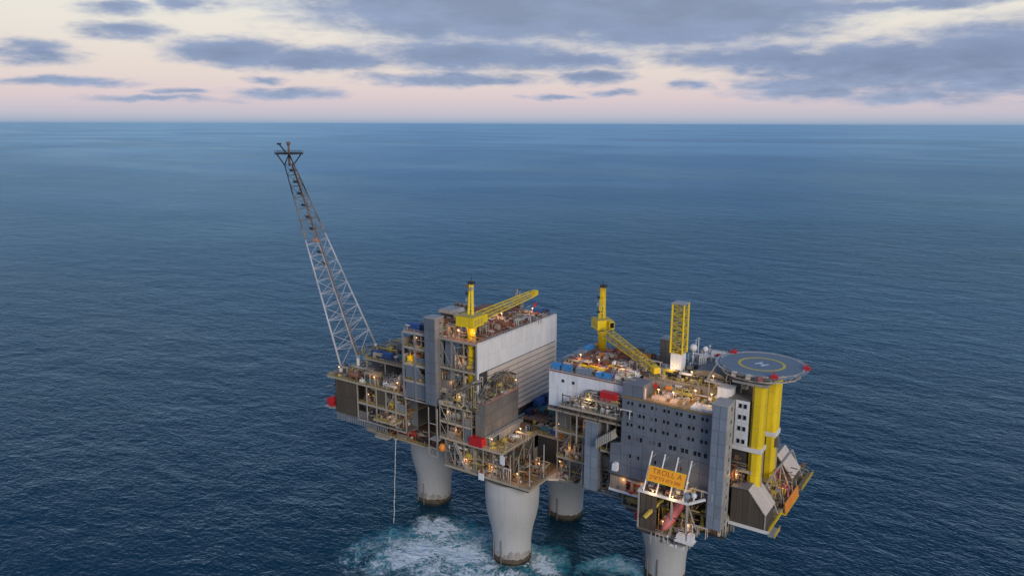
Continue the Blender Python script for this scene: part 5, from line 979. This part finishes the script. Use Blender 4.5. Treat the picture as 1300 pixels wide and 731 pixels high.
def crane(x, y, zb, zh, ztop, tip, label, hb=(4.6, 3.4, 3.6), cab_side=1, foot=None):
    t = thing('pedestal_crane', label, 'crane', (x, y, zb)); tip = Vector(tip)
    h = Vector((tip.x - x, tip.y - y, 0)).normalized(); sd = Vector((h.y, -h.x, 0)); C = Vector((x, y, 0))
    MB().lathe((x, y, 0), [(1.75, zb), (1.75, zh - 2.2), (2.15, zh - 1.2), (2.15, zh)], 20).build('pedestal', 'yellow', t, True)
    MB().lathe((x, y, 0), [(2.5, zh + .01), (2.5, zh + .5)], 20).build('slew_ring', 'dark', t)
    a, b_, hh = hb
    def obox(f0, f1, s0, s1, z0, z1, m, nm, par=t):
        b = MB(); b.v = [tuple(C + h * f + sd * s + Vector((0, 0, z))) for z in (z0, z1) for f, s in ((f0, s0), (f1, s0), (f1, s1), (f0, s1))]
        b.f = [(3, 2, 1, 0), (4, 5, 6, 7), (0, 1, 5, 4), (1, 2, 6, 5), (2, 3, 7, 6), (3, 0, 4, 7)]; return b.build(nm, m, par)
    obox(-a, a * .55, -b_, b_, zh + .5, zh + .5 + hh, 'yellow', 'machinery_house')
    obox(-a - .15, a * .55 + .15, -b_ - .15, b_ + .15, zh + .5 + hh, zh + .75 + hh, 'yellow2', 'house_roof')
    for s in (-1, 1):
        for k in range(3): obox(-a + 1 + 2.1 * k, -a + 2.2 + 2.1 * k, s * b_ - .06 * (s < 0), s * b_ + .06 * (s > 0), zh + 1.2, zh + hh - .6, 'yellow2', 'louvre')
    c = obox(a * .6, a * .6 + 2.4, cab_side * (b_ - 1.2) - 1.1, cab_side * (b_ - 1.2) + 1.1, zh + 1.2, zh + 4.4, 'yellow', 'operator_cab')
    obox(a * .6 + 2.38, a * .6 + 2.46, cab_side * (b_ - 1.2) - .85, cab_side * (b_ - 1.2) + .85, zh + 1.8, zh + 4.0, 'glass', 'cab_window', c)
    z0 = zh + .75 + hh
    for s in (-1.0, 1.0): MB().beam(C + h * -.8 + sd * s * 1.0 + Vector((0, 0, z0)), C + h * -.3 + sd * s * .55 + Vector((0, 0, ztop)), 1.0, .9).build('mast_leg', 'yellow', t)
    for k in range(4): zz = z0 + (ztop - z0) * (k + .8) / 4.4; MB().beam(C + h * -.5 + sd * -.8 + Vector((0, 0, zz)), C + h * -.5 + sd * .8 + Vector((0, 0, zz)), .5).build('mast_rung', 'yellow', t); MB().box(x - 2.2, x - 1.0, y - 1.2, y - .2, zz, zz + .9 + .5 * (k % 2)).beam((x - 1.4, y - .6, zz + .4), (x, y - .3, zz + .4), .3).build('mast_gear', ['dark', 'lsteel', 'dark', 'steel'][k], t)
    MB().box(x - 1.2, x + 1.2, y - 1.0, y + 1.0, ztop - .1, ztop + 1.0).tube((x, y, ztop + 1), (x, y, ztop + 3), .1).build('mast_head', 'dark', t)
    MB().beam(C + h * -1.6 + sd * 1.6 + Vector((0, 0, ztop - 1.6)), C + h * -1.6 + sd * .4 + Vector((0, 0, ztop - 1.6)), .9, .9).build('sheave_box', 'lsteel', t)
    F = C + h * (a * .55 + .9) + Vector((0, 0, zh + 2.6)) if foot is None else Vector(foot)
    lattice(t, F, tip, 3.3, 2.2, 14, 'yellow', 'yellow2', .2, .1, names=('boom_chord', 'boom_lacing'))
    dd = (tip - F).normalized(); MB().beam(tip - dd * .3, tip + dd * 2.6, 2.4, 2.3).build('boom_head', 'yellow', t)
    for s in (-.5, .5): MB().tube(C + h * -.3 + sd * s + Vector((0, 0, ztop - .4)), tip + sd * s * 1.4 + Vector((0, 0, 1.1)), .05, 4).build('pendant_wire', 'steel', t)
    e = tip + dd * 2.0; MB().tube(e + Vector((0, 0, -.8)), e + Vector((0, 0, -5)), .06, 4).build('hoist_wire', 'dark', t)
    MB().box(e.x - .5, e.x + .5, e.y - .4, e.y + .4, e.z - 6.4, e.z - 5).tube((e.x, e.y, e.z - 6.4), (e.x, e.y, e.z - 7), .2).build('hook_block', 'red', t)
    return t
crane(-15.2, -29.0, 71.2, 100.2, 117.5, (-16.8, 19.5, 104.6), 'yellow pedestal crane with a boom lying over the white-walled block', (5.0, 4.2, 4.2))
crane(25.0, 7.5, 88.0, 96.6, 114.6, (60.5, -20.8, 94.0), 'yellow pedestal crane on the rust-red roof right of the gap, boom reaching down right', (4.2, 3.2, 4.0), -1, foot=(27.6, 5.2, 96.6))

# yellow lattice mast on a white base, with the grey tank house behind
def lattice_mast():
    t = thing('lattice_mast', 'upright yellow lattice tower on a white base behind the windowed block', 'mast', (64.7, -8.6, 88.3))
    MB().box(62.7, 66.9, -10.8, -6.4, 88.3, 97.8).build('base_tower', 'white2', t)
    lattice(t, (64.8, -8.6, 97.8), (64.8, -8.6, 116.2), 4.6, 4.4, 10, 'yellow', 'yellow2', .36, .2, up=Vector((0, 1, 0)), names=('mast_chord', 'mast_lacing'))
    MB().box(62.2, 67.4, -11.2, -6, 116.2, 116.6).build('top_platform', 'lsteel', t); bits(t, 63.2, 66, -10, -7.2, 98, 115, 40, 121, ['yellow', 'yellow2', 'dark'], 3)
    for z in (102.5, 107.2, 111.8): MB().box(62.6, 67, -10.8, -6.4, z, z + .2).build('landing', 'yellow2', t)
lattice_mast()
def tank_house():
    x0, x1, y0, y1, z0, z1 = 54.6, 59.2, -1.5, 4.0, 88.3, 99.4
    t = thing('tank_house', 'purple-grey windowless box house left of the yellow lattice tower', 'building', (57, 1, z0))
    MB().box(x0, x1, y0, y1, z0, z1).build('core', 'dark', t); panels(t, '-Y', y0, x0 + .1, x1 - .1, z0 + .1, z1 - .1, 2, 3, 'steel', t=.15); panels(t, '-X', x0, y0 + .1, y1 - .1, z0 + .1, z1 - .1, 2, 3, 'steel', t=.15); panels(t, '+X', x1, y0 + .1, y1 - .1, z0 + .1, z1 - .1, 2, 3, 'steel', t=.15)
    MB().box(x0 - .3, x1 + .3, y0 - .3, y1 + .3, z1, z1 + .4).build('roof_slab', 'lsteel', t)
tank_house()

# ------------------------------------------------------------------ flare boom
def flare_boom():
    t = thing('flare_boom', 'tall leaning lattice flare boom with a dark platform at its tip', 'flare boom', (-98, -11, 64))
    base = [Vector((-98, -23.2, 66.2)), Vector((-100, 2.6, 71)), Vector((-97.6, -12.2, 67.5))]
    top = [Vector((-141.2, -14.0, 160)), Vector((-141.2, -8.2, 160)), Vector((-138.6, -11.6, 160))]
    n = 16
    mc = lambda q: 'boomgrey' if q < .42 else ('boomgrey' if q < .62 else 'msteel' if q < .68 else 'steel' if q < .85 else 'dark')
    knots = [0, .42, .62, .68, .85, 1]
    for k in range(3):
        for a, c in zip(knots, knots[1:]):
            r0 = .5 - .2 * a; MB().tube(base[k].lerp(top[k], a), base[k].lerp(top[k], c), r0, 8, .5 - .2 * c).build('chord', mc((a + c) / 2), t, True)
    for k, j in ((0, 1), (1, 2), (2, 0)):
        for q in range(n):
            f0, f1 = (q / n) ** .9, ((q + 1) / n) ** .9; a, c = (k, j) if q % 2 else (j, k); m = mc((f0 + f1) / 2)
            MB().tube(base[a].lerp(top[a], f0), base[c].lerp(top[c], f1), .15 - .04 * f0, 5).build('diagonal', m, t); 
            MB().tube(base[k].lerp(top[k], f1), base[j].lerp(top[j], f1), .17 - .05 * f0, 5).build('strut', m, t)
    for p in base: MB().tube((p.x, p.y, 64), (p.x, p.y, p.z + .3), .8, 8).build('foot', 'white', t)
    MB().tube((-98, -23.2, 66.2), (-95, -17.5, 64.05), .35, 6).build('foot_brace', 'white', t)
    # riser pipes and ladder landings along the inner chord
    ax = lambda f: base[2].lerp(top[2], f) + Vector((.9, 0, 1.0))
    for o in (-.5, .5): MB().tube(ax(0.01) + Vector((0, o, 0)), ax(1) + Vector((0, o, 0)), .17, 6).build('flare_riser', 'rust' if o < 0 else 'steel', t)
    for q in range(9):
        f = .48 + .06 * q; p = base[2].lerp(top[2], f) + Vector((-1.0, 0, .4)); MB().box(p.x - 1.3, p.x + 1.3, p.y - 1.2, p.y + 1.2, p.z - .12, p.z + .12).box(p.x - 1.3, p.x + 1.3, p.y - 1.2, p.y - 1.1, p.z + .1, p.z + 1.1).build('landing', 'orange' if q == 2 else 'dark', t)
    # tip: platform, braces, burner
    cx, cy, z = -140.6, -11.4, 165.2
    MB().box(cx - 5.2, cx + 5.2, cy - 4.5, cy + 4.5, z - .35, z + .35).build('tip_platform', 'black', t); railing(t, [(cx - 5.2, cy - 4.5), (cx + 5.2, cy - 4.5), (cx + 5.2, cy + 4.5), (cx - 5.2, cy + 4.5), (cx - 5.2, cy - 4.5)], z + .35, 'black', toe='black', toeh=.4)
    for dx in (-4.4, 4.4):
        for k in (0, 1): MB().tube((cx + dx, cy + (-3.8, 3.8)[k], z - .3), top[k] + Vector((0, 0, -.3)), .3, 6).build('tip_brace', 'black', t)
    MB().tube((cx, cy, 159), (cx, cy, z + 4.2), .5, 8).lathe((cx, cy, 0), [(.6, z + 4), (.95, z + 4.6), (.95, z + 5.6), (.7, z + 5.7)], 12).build('burner', 'rust', t, True)
    MB().tube((cx - 2, cy, z + .3), (cx - 5.6, cy - 1, z + 4.4), .35, 6).box(cx - 6.4, cx - 4.9, cy - 1.8, cy - .3, z + 4.2, z + 5.0).build('pilot_boom', 'black', t)
flare_boom()

# ------------------------------------------------------------------ hose
t = thing('discharge_hose', 'thin white hose hanging from the left module down to the sea', 'hose', (-59.6, -30.8, 0))
pts = [(-57.4 - 2.2 * k / 14 + .10 * math.sin(k * 1.7), -30.3 - .5 * k / 14 + .1 * math.cos(k * 2.1), 41.6 - 41.6 * k / 14) for k in range(15)]
MB().path(pts, .15, 6).build('hose_pipe', 'white', t, True); MB().box(-57.9, -56.9, -30.8, -29.75, 41.3, 42.1).build('hose_clamp', 'lsteel', t)

# ------------------------------------------------------------------ lit floodlights
W = (1, .50, .18); Y2 = (1, .68, .34)
for (x, y, z, p, c) in [
    (-33, -30, 93.7, 700, W), (-27, -26, 93.7, 800, W), (-20.5, -30.8, 93.7, 900, W), (-12.6, -30.6, 93.7, 500, W), (-22, 2, 93.7, 700, W), (-16, 18, 93.7, 500, W), (-38, -20, 93.7, 400, W),
    (-44, -31, 79.5, 350, W), (-43, -31, 87, 250, W), (-18, -31, 81.5, 350, W), (-24, -31, 71, 350, W),
    (-94, -28, 64, 300, Y2), (-70, -29.5, 64, 350, W), (-56, -29.5, 64, 400, W), (-74, -29.5, 55, 250, W), (-58, -29.5, 47, 250, W), (-52, -28, 42, 300, W), (-66, -13, 70, 300, W),
    (-24, -33.8, 59, 350, Y2), (-18, -33.8, 66.5, 400, Y2), (-20, -33.8, 52, 350, W), (-2, -33.6, 52, 450, Y2), (1.5, -18, 52, 500, W), (-15, -33.6, 40, 450, W), (-2, -33.6, 40, 450, W), (10, -33, 40, 450, W), (12, -20, 40, 300, W),
    (-4.8, -12, 70.3, 250, Y2), (12, -4.5, 52, 400, W), (18, -13.5, 40, 350, W), (30, -13.8, 40, 350, W),
    (26, -19.6, 50, 300, W), (34, -19.6, 61, 300, W), (33, -26.4, 72.6, 500, Y2), (40, -31, 76.7, 500, Y2), (28, -16, 88, 500, W), (37, -18, 88, 600, W), (48, -20, 88, 350, W),
    (66, -28.4, 84.9, 900, W), (71.5, -28.4, 84.9, 900, W), (77, -22, 84.9, 450, Y2), (83, -22.5, 84.9, 450, Y2), (64, -12, 88.3, 450, Y2), (72, -13, 88.3, 400, Y2), (80, -13, 88.3, 350, Y2),
    (54, -28.8, 48, 350, W), (62, -28.8, 48, 350, W), (82, -36, 42, 400, W), (74, -38.8, 42, 300, W), (88, -27.5, 48, 350, W), (80, -33, 55.6, 250, Y2), (93, -21.5, 57.7, 350, W), (99.5, -9, 46, 400, W), (103, 5, 46, 400, W)]:
    if x < -50: a = 'on the left flare-end module'
    elif x < -10 and z > 90: a = 'on the roof of the tall white-walled block'
    elif x < -10 and z > 68 and y < -25: a = 'in the open bays left of the white wall'
    elif x < 4 and z > 45: a = 'on the front deck around the grey enclosure'
    elif x < 36 and z < 53: a = 'on the low decks above the middle legs' if y < -15 else 'on the sunken deck in the gap'
    elif x < 52 and z > 85: a = 'on the rust-red roof of the white block'
    elif x < 52: a = 'on the galleries of the white block'
    elif z > 84: a = 'on the roof of the windowed grey block'
    elif x > 91: a = 'on the right-hand lifeboat station'
    elif y < -35: a = 'on the launch platform with the orange sign'
    else: a = 'on the lower deck under the windowed block'
    lamp(x, y, z, p * .8, c, pole=4.0, r=.4, label='small warm lit floodlight ' + a, group='floodlights ' + a)
for x in (70.4, 77.6):
    lamp(x, -40.0, 56.16, 420, (1, .62, .28), pole=.5, r=.35, label='small floodlight at the foot of the orange sign, shining up at it', group='floodlights under the orange sign')
